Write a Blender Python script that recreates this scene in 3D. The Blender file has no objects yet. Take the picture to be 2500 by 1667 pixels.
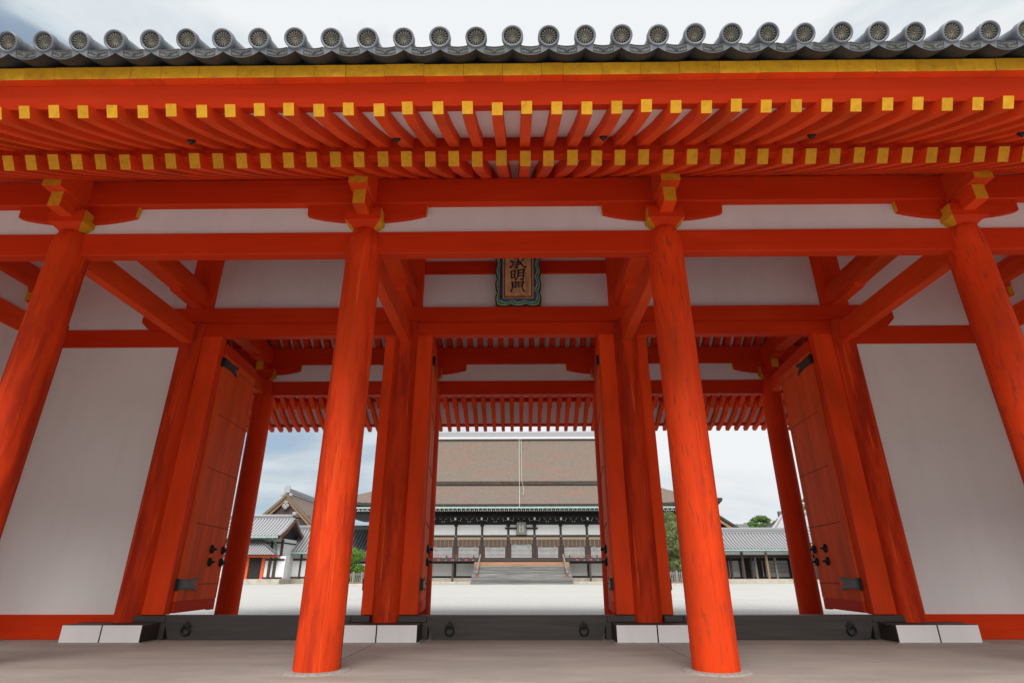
import bpy, math, random
from mathutils import Vector, Matrix
random.seed(7)
R = math.radians
sc = bpy.context.scene
COL = sc.collection

# ------------------------------------------------------------------ camera, sky, sun, exposure
cam_data = bpy.data.cameras.new('camera')
cam = bpy.data.objects.new('camera', cam_data); COL.objects.link(cam)
cam_data.sensor_width = 36.0; cam_data.lens = 36 * 1378.5 / 2500
cam_data.clip_start = 0.1; cam_data.clip_end = 3000
_p, _y, _r = R(22.5), R(0.614), R(-0.069)
_F = Vector((-math.sin(_y) * math.cos(_p), math.cos(_y) * math.cos(_p), math.sin(_p)))
_R0 = Vector((math.cos(_y), math.sin(_y), 0)); _U0 = _R0.cross(_F)
_Rt = _R0 * math.cos(_r) + _U0 * math.sin(_r); _U = _U0 * math.cos(_r) - _R0 * math.sin(_r)
mw = Matrix((( _Rt.x, _U.x, -_F.x, 0.043), (_Rt.y, _U.y, -_F.y, 0.0), (_Rt.z, _U.z, -_F.z, 1.06), (0, 0, 0, 1)))
cam.matrix_world = mw
sc.camera = cam
sc.render.resolution_x, sc.render.resolution_y = 1024, 682

SUN_EL, SUN_AZ = 46.0, 184.0          # azimuth clockwise from +Y
world = bpy.data.worlds.new('World'); sc.world = world; world.use_nodes = True
nt = world.node_tree; nt.nodes.clear()
def N(t, **k):
    n = nt.nodes.new(t)
    for a, b in k.items(): setattr(n, a, b)
    return n
L = nt.links.new
sky = N('ShaderNodeTexSky', sky_type='NISHITA', sun_disc=False)
sky.sun_elevation = R(SUN_EL); sky.sun_rotation = R(SUN_AZ)
sky.air_density = 1.0; sky.dust_density = 1.5
bg1 = N('ShaderNodeBackground'); bg1.inputs[1].default_value = 0.05
L(sky.outputs[0], bg1.inputs[0])
tc = N('ShaderNodeTexCoord')
mp = N('ShaderNodeMapping'); mp.inputs['Scale'].default_value = (1.0, 1.0, 2.6); mp.inputs['Location'].default_value = (3.3, 7.7, 5.1)
L(tc.outputs['Generated'], mp.inputs[0])
n1 = N('ShaderNodeTexNoise'); n1.inputs['Scale'].default_value = 2.6; n1.inputs['Detail'].default_value = 7; n1.inputs['Roughness'].default_value = 0.52; n1.inputs['Distortion'].default_value = 0.35
L(mp.outputs[0], n1.inputs[0])
n2 = N('ShaderNodeTexNoise'); n2.inputs['Scale'].default_value = 0.9; n2.inputs['Detail'].default_value = 2
L(mp.outputs[0], n2.inputs[0])
# cloud tone: blue-grey bases to white tops; the western (-X) sky is the more broken part
sx = N('ShaderNodeSeparateXYZ'); L(tc.outputs['Generated'], sx.inputs[0])
mr = N('ShaderNodeMapRange'); mr.inputs[1].default_value = -0.65; mr.inputs[2].default_value = 0.02; mr.inputs[3].default_value = -0.15; mr.inputs[4].default_value = 0.17
L(sx.outputs['X'], mr.inputs[0])
ad = N('ShaderNodeMath', operation='ADD'); L(n1.outputs[0], ad.inputs[0]); L(mr.outputs[0], ad.inputs[1])
cr = N('ShaderNodeValToRGB')
el = cr.color_ramp.elements
el[0].position = 0.36; el[0].color = (0.38, 0.48, 0.57, 1)
el[1].position = 0.62; el[1].color = (0.90, 0.92, 0.94, 1)
e = el.new(0.47); e.color = (0.66, 0.735, 0.79, 1)
L(ad.outputs[0], cr.inputs[0])
bg2 = N('ShaderNodeBackground'); bg2.inputs[1].default_value = 0.335
L(cr.outputs[0], bg2.inputs[0])
cov = N('ShaderNodeMapRange'); cov.inputs[1].default_value = 0.30; cov.inputs[2].default_value = 0.44; cov.inputs[3].default_value = 0.45; cov.inputs[4].default_value = 1.0
L(ad.outputs[0], cov.inputs[0])
mx = N('ShaderNodeMixShader'); L(cov.outputs[0], mx.inputs[0]); L(bg1.outputs[0], mx.inputs[1]); L(bg2.outputs[0], mx.inputs[2])
wo = N('ShaderNodeOutputWorld'); L(mx.outputs[0], wo.inputs[0])

sun_d = bpy.data.lights.new('sun', 'SUN'); sun_d.energy = 1.5; sun_d.angle = R(45); sun_d.color = (1.0, 0.96, 0.90)
sun = bpy.data.objects.new('sun', sun_d); COL.objects.link(sun)
_az = R(SUN_AZ); _el = R(SUN_EL)
sd = Vector((math.sin(_az) * math.cos(_el), math.cos(_az) * math.cos(_el), math.sin(_el)))
sun.rotation_euler = sd.to_track_quat('Z', 'Y').to_euler()
sun.location = (0, -20, 40)

vs = sc.view_settings
vs.view_transform = 'Standard'; vs.look = 'None'; vs.gamma = 1; vs.use_curve_mapping = False
vs.exposure = 1.55

# ------------------------------------------------------------------ materials
def new_mat(name):
    m = bpy.data.materials.new(name); m.use_nodes = True
    t = m.node_tree; b = t.nodes['Principled BSDF']
    return m, t, b
def coords(t, scale, rnd=True):
    tc = t.nodes.new('ShaderNodeTexCoord'); mp = t.nodes.new('ShaderNodeMapping')
    mp.inputs['Scale'].default_value = scale
    src = tc.outputs['Object']
    if rnd:
        oi = t.nodes.new('ShaderNodeObjectInfo'); ml = t.nodes.new('ShaderNodeMath'); ml.operation = 'MULTIPLY'; ml.inputs[1].default_value = 37.0
        t.links.new(oi.outputs['Random'], ml.inputs[0])
        av = t.nodes.new('ShaderNodeVectorMath'); av.operation = 'ADD'
        t.links.new(tc.outputs['Object'], av.inputs[0]); t.links.new(ml.outputs[0], av.inputs[1]); src = av.outputs[0]
    t.links.new(src, mp.inputs[0])
    return mp.outputs[0]
def noise(t, vec, scale, detail=4, rough=0.55):
    n = t.nodes.new('ShaderNodeTexNoise'); n.inputs['Scale'].default_value = scale; n.inputs['Detail'].default_value = detail; n.inputs['Roughness'].default_value = rough
    t.links.new(vec, n.inputs['Vector']); return n.outputs[0]
def ramp(t, fac, stops):
    c = t.nodes.new('ShaderNodeValToRGB'); e = c.color_ramp.elements
    e[0].position, e[0].color = stops[0][0], (*stops[0][1], 1)
    e[1].position, e[1].color = stops[-1][0], (*stops[-1][1], 1)
    for p, col in stops[1:-1]:
        k = e.new(p); k.color = (*col, 1)
    t.links.new(fac, c.inputs[0]); return c.outputs[0]
def mixc(t, fac, a, b, mode='MIX'):
    m = t.nodes.new('ShaderNodeMix'); m.data_type = 'RGBA'; m.blend_type = mode
    for s, v in ((m.inputs[0], fac), (m.inputs[6], a), (m.inputs[7], b)):
        if hasattr(v, 'links') or hasattr(v, 'node'): t.links.new(v, s)
        elif isinstance(v, (int, float)): s.default_value = v
        else: s.default_value = (*v, 1)
    return m.outputs[2]
def bump(t, b, fac, strength, dist=0.01):
    n = t.nodes.new('ShaderNodeBump'); n.inputs['Strength'].default_value = strength; n.inputs['Distance'].default_value = dist
    t.links.new(fac, n.inputs['Height']); t.links.new(n.outputs[0], b.inputs['Normal'])
def add_math(t, a, b, op='ADD'):
    m = t.nodes.new('ShaderNodeMath'); m.operation = op
    for s, v in ((m.inputs[0], a), (m.inputs[1], b)):
        if isinstance(v, (int, float)): s.default_value = v
        else: t.links.new(v, s)
    return m.outputs[0]

def simple(name, col, rough=0.6, var=0.12, scale=(3, 3, 3), metal=0.0, bmp=0.0):
    m, t, b = new_mat(name)
    v = coords(t, scale); n = noise(t, v, 2.0, 6)
    lo = tuple(c * (1 - var * 1.6) for c in col); hi = tuple(min(1, c * (1 + var)) for c in col)
    t.links.new(ramp(t, n, [(0.28, lo), (0.5, col), (0.75, hi)]), b.inputs['Base Color'])
    b.inputs['Roughness'].default_value = rough; b.inputs['Metallic'].default_value = metal
    if bmp: bump(t, b, n, bmp)
    return m

V0, V1, V2, V3 = (0.37, 0.026, 0.009), (0.63, 0.048, 0.009), (0.70, 0.062, 0.012), (0.80, 0.10, 0.02)
def vermilion(name, axis, wear=0.0, dash=0.0, tint=1.0, crack=0.28):
    """painted timber, grain along axis; wear darkens long patches and lets brighter repaint show through"""
    m, t, b = new_mat(name)
    s = [9.0, 9.0, 9.0]; s['xyz'.index(axis)] = 0.55
    v = coords(t, s); g = noise(t, v, 1.6, 6, 0.62)
    big = [1.3, 1.3, 1.3]; big['xyz'.index(axis)] = 0.45
    v2 = coords(t, big); n2 = noise(t, v2, 1.1, 3)
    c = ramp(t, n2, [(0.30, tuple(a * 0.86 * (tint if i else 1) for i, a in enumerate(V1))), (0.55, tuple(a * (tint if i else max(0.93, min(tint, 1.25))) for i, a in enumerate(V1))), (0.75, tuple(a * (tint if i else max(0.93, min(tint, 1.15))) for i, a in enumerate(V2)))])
    gr = ramp(t, g, [(0.25, (0.80, 0.78, 0.78)), (0.5, (1, 1, 1)), (0.8, (1.0, 1.0, 1.0))])
    c = mixc(t, 0.55, c, gr, 'MULTIPLY')
    if wear:
        v3 = coords(t, [2.6 if a != axis else 0.42 for a in 'xyz']); n3 = noise(t, v3, 1.25, 7, 0.68)
        f = ramp(t, n3, [(0.46, (0, 0, 0)), (0.60, (1, 1, 1))])
        c = mixc(t, add_math(t, f, wear, 'MULTIPLY'), c, V0)
        v4 = coords(t, [7.0 if a != axis else 0.35 for a in 'xyz']); n4 = noise(t, v4, 1.7, 5, 0.6)
        f4 = ramp(t, n4, [(0.60, (0, 0, 0)), (0.68, (1, 1, 1))])
        c = mixc(t, add_math(t, f4, wear * 0.9, 'MULTIPLY'), c, V3)
    if crack:
        v6 = coords(t, [26.0 if a != axis else 0.16 for a in 'xyz']); n6 = noise(t, v6, 1.6, 4, 0.6)
        f6 = ramp(t, n6, [(0.655, (0, 0, 0)), (0.68, (1, 1, 1))])
        c = mixc(t, add_math(t, f6, crack, 'MULTIPLY'), c, (0.13, 0.012, 0.006))
        v7 = coords(t, (1.0, 1.0, 1.0)); n7 = noise(t, v7, 7.0, 8, 0.8)
        f7 = ramp(t, n7, [(0.66, (0, 0, 0)), (0.70, (1, 1, 1))])
        c = mixc(t, add_math(t, f7, crack * 0.5, 'MULTIPLY'), c, V0)
    if dash:
        v5 = coords(t, [16.0 if a != axis else 2.2 for a in 'xyz']); n5 = noise(t, v5, 1.5, 3, 0.5)
        f5 = ramp(t, n5, [(0.56, (0, 0, 0)), (0.70, (1, 1, 1))])
        c = mixc(t, add_math(t, f5, dash, 'MULTIPLY'), c, (0.33, 0.045, 0.02))
    t.links.new(c, b.inputs['Base Color'])
    b.inputs['Roughness'].default_value = 0.58; b.inputs['Specular IOR Level'].default_value = 0.07
    bump(t, b, g, 0.18, 0.004)
    return m
RX = vermilion('vermilion_x', 'x', tint=0.80); RY = vermilion('vermilion_y', 'y', tint=1.45); RZ = vermilion('vermilion_z', 'z', tint=1.22)  # y and z tints lighten the shared paint in place of courtyard bounce light
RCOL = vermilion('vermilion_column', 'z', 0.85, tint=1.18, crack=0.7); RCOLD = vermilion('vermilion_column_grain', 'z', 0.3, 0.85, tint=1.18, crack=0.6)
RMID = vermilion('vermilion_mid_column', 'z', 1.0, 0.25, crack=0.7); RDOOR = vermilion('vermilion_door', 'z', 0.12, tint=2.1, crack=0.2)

def yellow_mat():
    m, t, b = new_mat('yellow_end_grain')
    n = noise(t, coords(t, (6, 6, 6)), 2.5, 6, 0.65)
    c = ramp(t, n, [(0.22, (0.33, 0.17, 0.02)), (0.40, (0.60, 0.285, 0.015)), (0.62, (0.68, 0.34, 0.018)), (0.8, (0.70, 0.37, 0.03))])
    sp = noise(t, coords(t, (30, 30, 30)), 2.2, 2)
    c = mixc(t, ramp(t, sp, [(0.66, (0, 0, 0)), (0.74, (0.6, 0.6, 0.6))]), c, (0.18, 0.10, 0.02))
    oi = t.nodes.new('ShaderNodeObjectInfo')
    c = mixc(t, 1.0, c, ramp(t, oi.outputs['Random'], [(0.0, (0.86, 0.83, 0.78)), (0.35, (1, 1, 1)), (1.0, (1.06, 1.06, 1.1))]), 'MULTIPLY')
    t.links.new(c, b.inputs['Base Color']); b.inputs['Roughness'].default_value = 0.6; b.inputs['Specular IOR Level'].default_value = 0.15
    return m
YEL = yellow_mat()
def plaster_mat(name, col):
    m, t, b = new_mat(name)
    n = noise(t, coords(t, (0.8, 0.8, 0.5), False), 1.2, 6, 0.6)
    c = ramp(t, n, [(0.25, tuple(a * 0.94 for a in col)), (0.55, col), (0.8, tuple(min(1, a * 1.02) for a in col))])
    dr = noise(t, coords(t, (2.6, 2.6, 0.22), False), 1.5, 6, 0.65)
    c = mixc(t, 0.28, c, ramp(t, dr, [(0.30, (0.86, 0.85, 0.84)), (0.5, (1, 1, 1)), (0.75, (1, 1, 1))]), 'MULTIPLY')
    s = noise(t, coords(t, (14, 14, 9), False), 1.6, 3)
    c = mixc(t, ramp(t, s, [(0.69, (0, 0, 0)), (0.78, (0.35, 0.35, 0.35))]), c, (0.42, 0.37, 0.34))
    t.links.new(c, b.inputs['Base Color']); b.inputs['Roughness'].default_value = 0.85
    f = noise(t, coords(t, (12, 12, 60), False), 2.0, 5); bump(t, b, f, 0.22, 0.004)
    return m
WHITE = plaster_mat('white_plaster', (0.735, 0.74, 0.755)); HWHITE = plaster_mat('hall_plaster', (0.82, 0.82, 0.815))
BOARDW = plaster_mat('white_soffit', (0.79, 0.80, 0.82))
CHALK = plaster_mat('chalk_white_end', (0.78, 0.78, 0.80))

def tile_mat(name, col, rough=0.38):
    m, t, b = new_mat(name)
    n = noise(t, coords(t, (5, 5, 5)), 2.0, 7, 0.7)
    c = ramp(t, n, [(0.25, tuple(a * 0.55 for a in col)), (0.5, col), (0.78, tuple(a * 1.22 for a in col))])
    oi = t.nodes.new('ShaderNodeObjectInfo')
    c = mixc(t, 1.0, c, ramp(t, oi.outputs['Random'], [(0.0, (0.80, 0.79, 0.78)), (1.0, (1.12, 1.12, 1.12))]), 'MULTIPLY')
    t.links.new(c, b.inputs['Base Color']); b.inputs['Roughness'].default_value = rough
    f = noise(t, coords(t, (40, 40, 40)), 2.0, 3); bump(t, b, f, 0.12, 0.002)
    return m
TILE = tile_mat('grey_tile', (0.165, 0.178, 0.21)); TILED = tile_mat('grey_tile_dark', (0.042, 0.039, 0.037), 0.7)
CREST = tile_mat('tile_crest', (0.15, 0.14, 0.115), 0.55)
CRESTD = tile_mat('tile_recess_shade', (0.030, 0.027, 0.023), 0.7)  # recessed face coloured dark to stand in for its shade
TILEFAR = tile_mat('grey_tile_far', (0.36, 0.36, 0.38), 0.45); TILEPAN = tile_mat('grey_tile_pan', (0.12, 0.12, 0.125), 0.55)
TILEMID = tile_mat('grey_tile_ridge', (0.26, 0.26, 0.275), 0.5)
BLACK = simple('gap_shade_black', (0.012, 0.012, 0.014), 0.8)
def wood(name, col, axis='x', rough=0.6, var=0.35, sc_=(14, 0.7), rv=0.0):
    m, t, b = new_mat(name)
    s = [sc_[0]] * 3; s['xyz'.index(axis)] = sc_[1]
    g = noise(t, coords(t, s), 1.4, 7, 0.65)
    c = ramp(t, g, [(0.25, tuple(a * (1 - var) for a in col)), (0.5, col), (0.75, tuple(min(1, a * (1 + var)) for a in col))])
    if rv:
        oi = t.nodes.new('ShaderNodeObjectInfo')
        c = mixc(t, 1.0, c, ramp(t, oi.outputs['Random'], [(0.0, (1 - rv,) * 3), (1.0, (1 + rv,) * 3)]), 'MULTIPLY')
    t.links.new(c, b.inputs['Base Color']); b.inputs['Roughness'].default_value = rough
    bump(t, b, g, 0.25, 0.004); return m
SILL = wood('black_timber', (0.040, 0.034, 0.031), 'x', 0.55, 0.45)
SILLY = wood('black_timber_end', (0.036, 0.030, 0.028), 'y', 0.55, 0.4)
IRON = simple('black_iron', (0.022, 0.021, 0.02), 0.5, 0.2, metal=0.5)
IRON2 = simple('hinge_iron', (0.085, 0.083, 0.08), 0.48, 0.3, metal=0.75)
DWOOD = wood('dark_timber', (0.052, 0.030, 0.025), 'z', 0.6, 0.35, (6, 0.6)); DWOODX = wood('dark_timber_x', (0.038, 0.026, 0.024), 'x', 0.65, 0.35, (6, 0.6))
BLWOOD = wood('blackened_timber', (0.017, 0.014, 0.014), 'x', 0.75, 0.35, (6, 0.6))
GREYW = wood('weathered_step', (0.20, 0.195, 0.19), 'x', 0.8, 0.55, (3, 0.22), 0.45); ORANGEW = wood('new_cypress_step', (0.40, 0.22, 0.13), 'x', 0.7, 0.35, (7, 0.3))
BROWNW = wood('brown_timber', (0.27, 0.155, 0.085), 'x', 0.7, 0.3, (4, 0.5)); REDW = wood('rust_timber', (0.16, 0.06, 0.04), 'z', 0.7, 0.35, (4, 0.5))
GREYPOST = wood('grey_post', (0.22, 0.20, 0.185), 'z', 0.8, 0.3, (6, 0.5))
COPPER = simple('verdigris_copper', (0.27, 0.40, 0.36), 0.6, 0.25)
OFFW = simple('off_white_paint', (0.66, 0.64, 0.58), 0.7, 0.12)
PAPER = simple('white_paper', (0.86, 0.86, 0.86), 0.8, 0.05)
PINK = simple('crimson_ornament', (0.30, 0.055, 0.075), 0.6, 0.2)
BLIND = wood('split_bamboo_blind', (0.10, 0.055, 0.043), 'x', 0.7, 0.25, (8, 1)); BLINDT = wood('blind_valance', (0.36, 0.29, 0.19), 'x', 0.8, 0.3, (6, 6))
STONE = simple('pale_stone', (0.42, 0.38, 0.32), 0.85, 0.15, (1, 1, 1)); STONEG = simple('grey_stone', (0.30, 0.285, 0.26), 0.9, 0.3, (14, 14, 14), bmp=0.5)
ORANGE = simple('orange_paint', (0.64, 0.10, 0.02), 0.55, 0.1)
TRUNK = wood('tree_bark', (0.075, 0.058, 0.045), 'z', 0.9, 0.4, (8, 2))

def bark_mat():
    m, t, b = new_mat('cypress_bark_roof')
    tcn = t.nodes.new('ShaderNodeTexCoord')
    mp = t.nodes.new('ShaderNodeMapping'); mp.inputs['Scale'].default_value = (2.6, 3.0, 7.5); t.links.new(tcn.outputs['Object'], mp.inputs[0])
    fine = noise(t, mp.outputs[0], 1.6, 9, 0.82)
    mp2 = t.nodes.new('ShaderNodeMapping'); mp2.inputs['Scale'].default_value = (0.09, 0.16, 0.34); t.links.new(tcn.outputs['Object'], mp2.inputs[0])
    big = noise(t, mp2.outputs[0], 1.7, 5, 0.65)
    c1 = ramp(t, fine, [(0.30, (0.10, 0.075, 0.058)), (0.48, (0.140, 0.110, 0.088)), (0.62, (0.225, 0.19, 0.16)), (0.78, (0.42, 0.39, 0.34))])
    c2 = ramp(t, fine, [(0.30, (0.11, 0.055, 0.04)), (0.52, (0.21, 0.115, 0.082)), (0.75, (0.33, 0.23, 0.18))])
    c = mixc(t, ramp(t, big, [(0.46, (0, 0, 0)), (0.68, (0.6, 0.6, 0.6))]), c1, c2)
    t.links.new(c, b.inputs['Base Color']); b.inputs['Roughness'].default_value = 0.95
    bump(t, b, fine, 0.6, 0.05); return m
BARK = bark_mat()
BARKEDGE = simple('roof_edge_bark', (0.055, 0.045, 0.036), 0.9, 0.5, (1.2, 3, 5))
def leaf_mat(name, a, b_, c):
    m, t, b = new_mat(name)
    n = noise(t, coords(t, (0.9, 0.9, 0.9)), 1.6, 5, 0.7)
    t.links.new(ramp(t, n, [(0.3, a), (0.5, b_), (0.72, c)]), b.inputs['Base Color'])
    b.inputs['Roughness'].default_value = 0.55
    b.inputs['Subsurface Weight'].default_value = 0.0
    tr = t.nodes.new('ShaderNodeBsdfTranslucent'); tr.inputs[0].default_value = (*[x * 1.3 for x in c], 1)
    ms = t.nodes.new('ShaderNodeMixShader'); ms.inputs[0].default_value = 0.3
    out = t.nodes['Material Output']; t.links.new(b.outputs[0], ms.inputs[1]); t.links.new(tr.outputs[0], ms.inputs[2]); t.links.new(ms.outputs[0], out.inputs[0])
    return m
LEAFA = leaf_mat('citrus_leaf', (0.05, 0.12, 0.014), (0.115, 0.24, 0.025), (0.22, 0.38, 0.05))
LEAFB = leaf_mat('cherry_leaf', (0.08, 0.105, 0.04), (0.17, 0.215, 0.075), (0.28, 0.32, 0.14))
LEAFC = leaf_mat('pine_needle', (0.045, 0.09, 0.02), (0.09, 0.17, 0.035), (0.15, 0.25, 0.06))

def floor_mat():
    m, t, b = new_mat('earthen_floor')
    n = noise(t, coords(t, (0.35, 1.1, 1), False), 1.6, 7, 0.62)
    c = ramp(t, n, [(0.25, (0.265, 0.238, 0.212)), (0.5, (0.325, 0.295, 0.263)), (0.72, (0.395, 0.360, 0.318))])
    st = noise(t, coords(t, (0.9, 2.6, 1), False), 1.9, 9, 0.72)
    c = mixc(t, 0.7, c, ramp(t, st, [(0.30, (0.80, 0.79, 0.78)), (0.5, (1, 1, 1)), (0.72, (1.0, 0.98, 0.93))]), 'MULTIPLY')
    s = noise(t, coords(t, (26, 26, 26), False), 1.5, 2)
    c = mixc(t, ramp(t, s, [(0.68, (0, 0, 0)), (0.75, (0.8, 0.8, 0.8))]), c, (0.09, 0.075, 0.06))
    t.links.new(c, b.inputs['Base Color']); b.inputs['Roughness'].default_value = 0.72
    f = noise(t, coords(t, (14, 14, 14), False), 2.0, 8, 0.7); bump(t, b, f, 0.35, 0.008)
    return m
FLOOR = floor_mat(); BLACKJ = simple('joint_dirt', (0.20, 0.175, 0.15), 0.9)
def gravel_mat():
    m, t, b = new_mat('white_gravel')
    v = coords(t, (1, 1, 1), False)
    n = noise(t, v, 9.0, 6, 0.8); big = noise(t, coords(t, (0.05, 0.16, 1), False), 1.5, 5)
    c = ramp(t, n, [(0.30, (0.24, 0.235, 0.22)), (0.46, (0.47, 0.462, 0.435)), (0.7, (0.61, 0.60, 0.57))])
    c = mixc(t, 0.5, c, ramp(t, big, [(0.3, (0.84, 0.84, 0.84)), (0.7, (1, 1, 1))]), 'MULTIPLY')
    rk = noise(t, coords(t, (0.35, 2.2, 1), False), 1.6, 8, 0.75)
    c = mixc(t, 0.8, c, ramp(t, rk, [(0.34, (0.80, 0.80, 0.80)), (0.5, (1, 1, 1)), (0.7, (1.06, 1.06, 1.06))]), 'MULTIPLY')
    t.links.new(c, b.inputs['Base Color']); b.inputs['Roughness'].default_value = 0.95
    bump(t, b, n, 0.5, 0.03); return m
GRAVEL = gravel_mat()

# ------------------------------------------------------------------ geometry helpers
class MB:
    """collects faces with a material slot each; build() links them as ONE mesh object"""
    def __init__(s): s.v, s.f, s.m, s.sm = [], [], [], []
    def face(s, pts, m=0, smooth=False):
        i = len(s.v); s.v += [tuple(p) for p in pts]; s.f.append(tuple(range(i, i + len(pts)))); s.m.append(m); s.sm.append(smooth)
    def poly(s, verts, faces, m=0, smooth=False):
        i = len(s.v); s.v += [tuple(p) for p in verts]
        for k, f in enumerate(faces):
            s.f.append(tuple(a + i for a in f)); s.m.append(m[k] if isinstance(m, (list, tuple)) else m); s.sm.append(smooth)
    def box(s, x0, x1, y0, y1, z0, z1, m=0, mats=None):
        # mats: dict of side -> slot, sides '-x','+x','-y','+y','-z','+z'
        V = [(x0, y0, z0), (x1, y0, z0), (x1, y1, z0), (x0, y1, z0), (x0, y0, z1), (x1, y0, z1), (x1, y1, z1), (x0, y1, z1)]
        F = [(3, 2, 1, 0), (4, 5, 6, 7), (0, 1, 5, 4), (2, 3, 7, 6), (3, 0, 4, 7), (1, 2, 6, 5)]
        K = ['-z', '+z', '-y', '+y', '-x', '+x']
        s.poly(V, F, [(mats or {}).get(k, m) for k in K])
    def cbox(s, x0, x1, y0, y1, z0, z1, c=0.012, m=0, mats=None):
        """box with chamfered edges"""
        X, Y, Z = (x0, x1), (y0, y1), (z0, z1); md = mats or {}
        sg = (1, -1)
        def P(i, j, k, ax):
            p = [X[i], Y[j], Z[k]]
            for a, q in enumerate((i, j, k)):
                if a != ax: p[a] += c * sg[q]
            return p
        idx = {}; vs = []
        for i in (0, 1):
            for j in (0, 1):
                for k in (0, 1):
                    for ax in (0, 1, 2):
                        idx[i, j, k, ax] = len(vs); vs.append(P(i, j, k, ax))
        fs, ms = [], []
        for ax in (0, 1, 2):
            o = [a for a in (0, 1, 2) if a != ax]
            for sd_ in (0, 1):
                loop = []
                for (a, b) in ((0, 0), (1, 0), (1, 1), (0, 1)):
                    q = [0, 0, 0]; q[ax] = sd_; q[o[0]] = a; q[o[1]] = b
                    loop.append(idx[q[0], q[1], q[2], ax])
                fs.append(tuple(loop)); ms.append(md.get('-+'[sd_] + 'xyz'[ax], m))
        for ax in (0, 1, 2):        # edges along ax
            o = [a for a in (0, 1, 2) if a != ax]
            for a in (0, 1):
                for b in (0, 1):
                    q0 = [0, 0, 0]; q0[o[0]] = a; q0[o[1]] = b; q1 = list(q0); q1[ax] = 1
                    fs.append((idx[(*q0, o[0])], idx[(*q1, o[0])], idx[(*q1, o[1])], idx[(*q0, o[1])])); ms.append(m)
        for i in (0, 1):
            for j in (0, 1):
                for k in (0, 1):
                    fs.append((idx[i, j, k, 0], idx[i, j, k, 1], idx[i, j, k, 2])); ms.append(m)
        s.poly(vs, fs, ms)
    def prism(s, prof, axis, a, b, m=0, cap0=None, cap1=None, smooth=False):
        """profile of 2D points extruded along axis from a to b; the profile holds the other two coordinates in xyz order"""
        def P(p, t):
            q = list(p); q.insert('xyz'.index(axis), t); return tuple(q)
        n = len(prof); V = [P(p, a) for p in prof] + [P(p, b) for p in prof]
        F = [tuple(reversed(range(n))), tuple(range(n, 2 * n))] + [(i, (i + 1) % n, n + (i + 1) % n, n + i) for i in range(n)]
        M = [m if cap0 is None else cap0, m if cap1 is None else cap1] + [m] * n
        i0 = len(s.f); s.poly(V, F, M)
        if smooth:
            for k in range(i0 + 2, len(s.f)): s.sm[k] = True
    def lathe(s, prof, cx, cy, seg=32, m=0, cap=True):
        n = len(prof); V = []
        for r, z in prof:
            for k in range(seg):
                a = 2 * math.pi * k / seg; V.append((cx + r * math.cos(a), cy + r * math.sin(a), z))
        F = [(i * seg + k, i * seg + (k + 1) % seg, (i + 1) * seg + (k + 1) % seg, (i + 1) * seg + k) for i in range(n - 1) for k in range(seg)]
        s.poly(V, F, m, True)
        if cap:
            s.face([V[(n - 1) * seg + k] for k in range(seg)], m); s.face([V[seg - 1 - k] for k in range(seg)], m)
    def tube(s, pts, r, seg=8, m=0, r2=None):
        pts = [Vector(p) for p in pts]; n = len(pts); V = []
        for i, p in enumerate(pts):
            d = (pts[min(i + 1, n - 1)] - pts[max(i - 1, 0)]).normalized()
            u = d.orthogonal().normalized() if i == 0 else (u - d * u.dot(d)).normalized()
            w = d.cross(u); rr = r if r2 is None else r + (r2 - r) * i / (n - 1)
            for k in range(seg):
                a = 2 * math.pi * k / seg; V.append(p + (u * math.cos(a) + w * math.sin(a)) * rr)
        F = [(i * seg + k, i * seg + (k + 1) % seg, (i + 1) * seg + (k + 1) % seg, (i + 1) * seg + k) for i in range(n - 1) for k in range(seg)]
        s.poly(V, F, m, True); s.face(V[:seg][::-1], m); s.face(V[-seg:], m)
    def mesh(s, name, mats):
        me = bpy.data.meshes.new(name); me.from_pydata(s.v, [], s.f)
        for mt in mats if isinstance(mats, (list, tuple)) else [mats]: me.materials.append(mt)
        me.polygons.foreach_set('material_index', s.m); me.polygons.foreach_set('use_smooth', s.sm); me.update()
        return me
    def build(s, name, mats, parent=None, loc=None, recalc=True):
        me = s.mesh(name, mats)
        if recalc:
            import bmesh
            bm = bmesh.new(); bm.from_mesh(me); bmesh.ops.recalc_face_normals(bm, faces=bm.faces); bm.to_mesh(me); bm.free()
        return link(name, me, parent, loc)
def root_of(o):
    while o.parent: o = o.parent
    return o
def link(name, me, parent=None, loc=None):
    o = bpy.data.objects.new(name, me); COL.objects.link(o)
    if loc is not None: o.location = loc
    if parent is not None:
        o.parent = parent; o.matrix_parent_inverse = base_matrix(parent).inverted()
    return o
def base_matrix(o):
    m = o.matrix_basis.copy()
    if o.parent: m = base_matrix(o.parent) @ o.matrix_parent_inverse @ m
    return m
def tag(o, label=None, cat=None, group=None, kind=None):
    for k, v in (('label', label), ('category', cat), ('group', group), ('kind', kind)):
        if v: o[k] = v
    return o
def thing(name, label, cat, loc=(0, 0, 0), group=None):
    o = bpy.data.objects.new(name, None); COL.objects.link(o); o.location = loc; o.empty_display_size = 0.3
    return tag(o, label, cat, group)

# ================================================================== the ground
g = MB(); g.box(-300, 300, -200, 600, -1.2, -0.62); tag(g.build('ground', GRAVEL), kind='structure')
g = MB(); g.box(-220, 220, 17.95, 420, -0.6, -0.10); tag(g.build('gravel_courtyard', GRAVEL), kind='structure')
g = MB(); g.cbox(-13.2, 13.2, 5.3, 17.9, -0.61, 0.0, 0.03); tag(g.build('gate_floor', FLOOR), kind='structure')
g = MB(); g.box(-13.4, 13.4, 5.0, 5.29, -0.61, -0.02); tag(g.build('stone_kerb', STONE), kind='structure')
for k in range(2):
    g = MB(); g.cbox(-6, 6, 4.3 - k * 0.35 + 0.35 * 1, 4.99 - k * 0.35, -0.61, -0.21 - 0.2 * k, 0.01); tag(g.build('stone_step', STONE), kind='structure')

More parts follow.
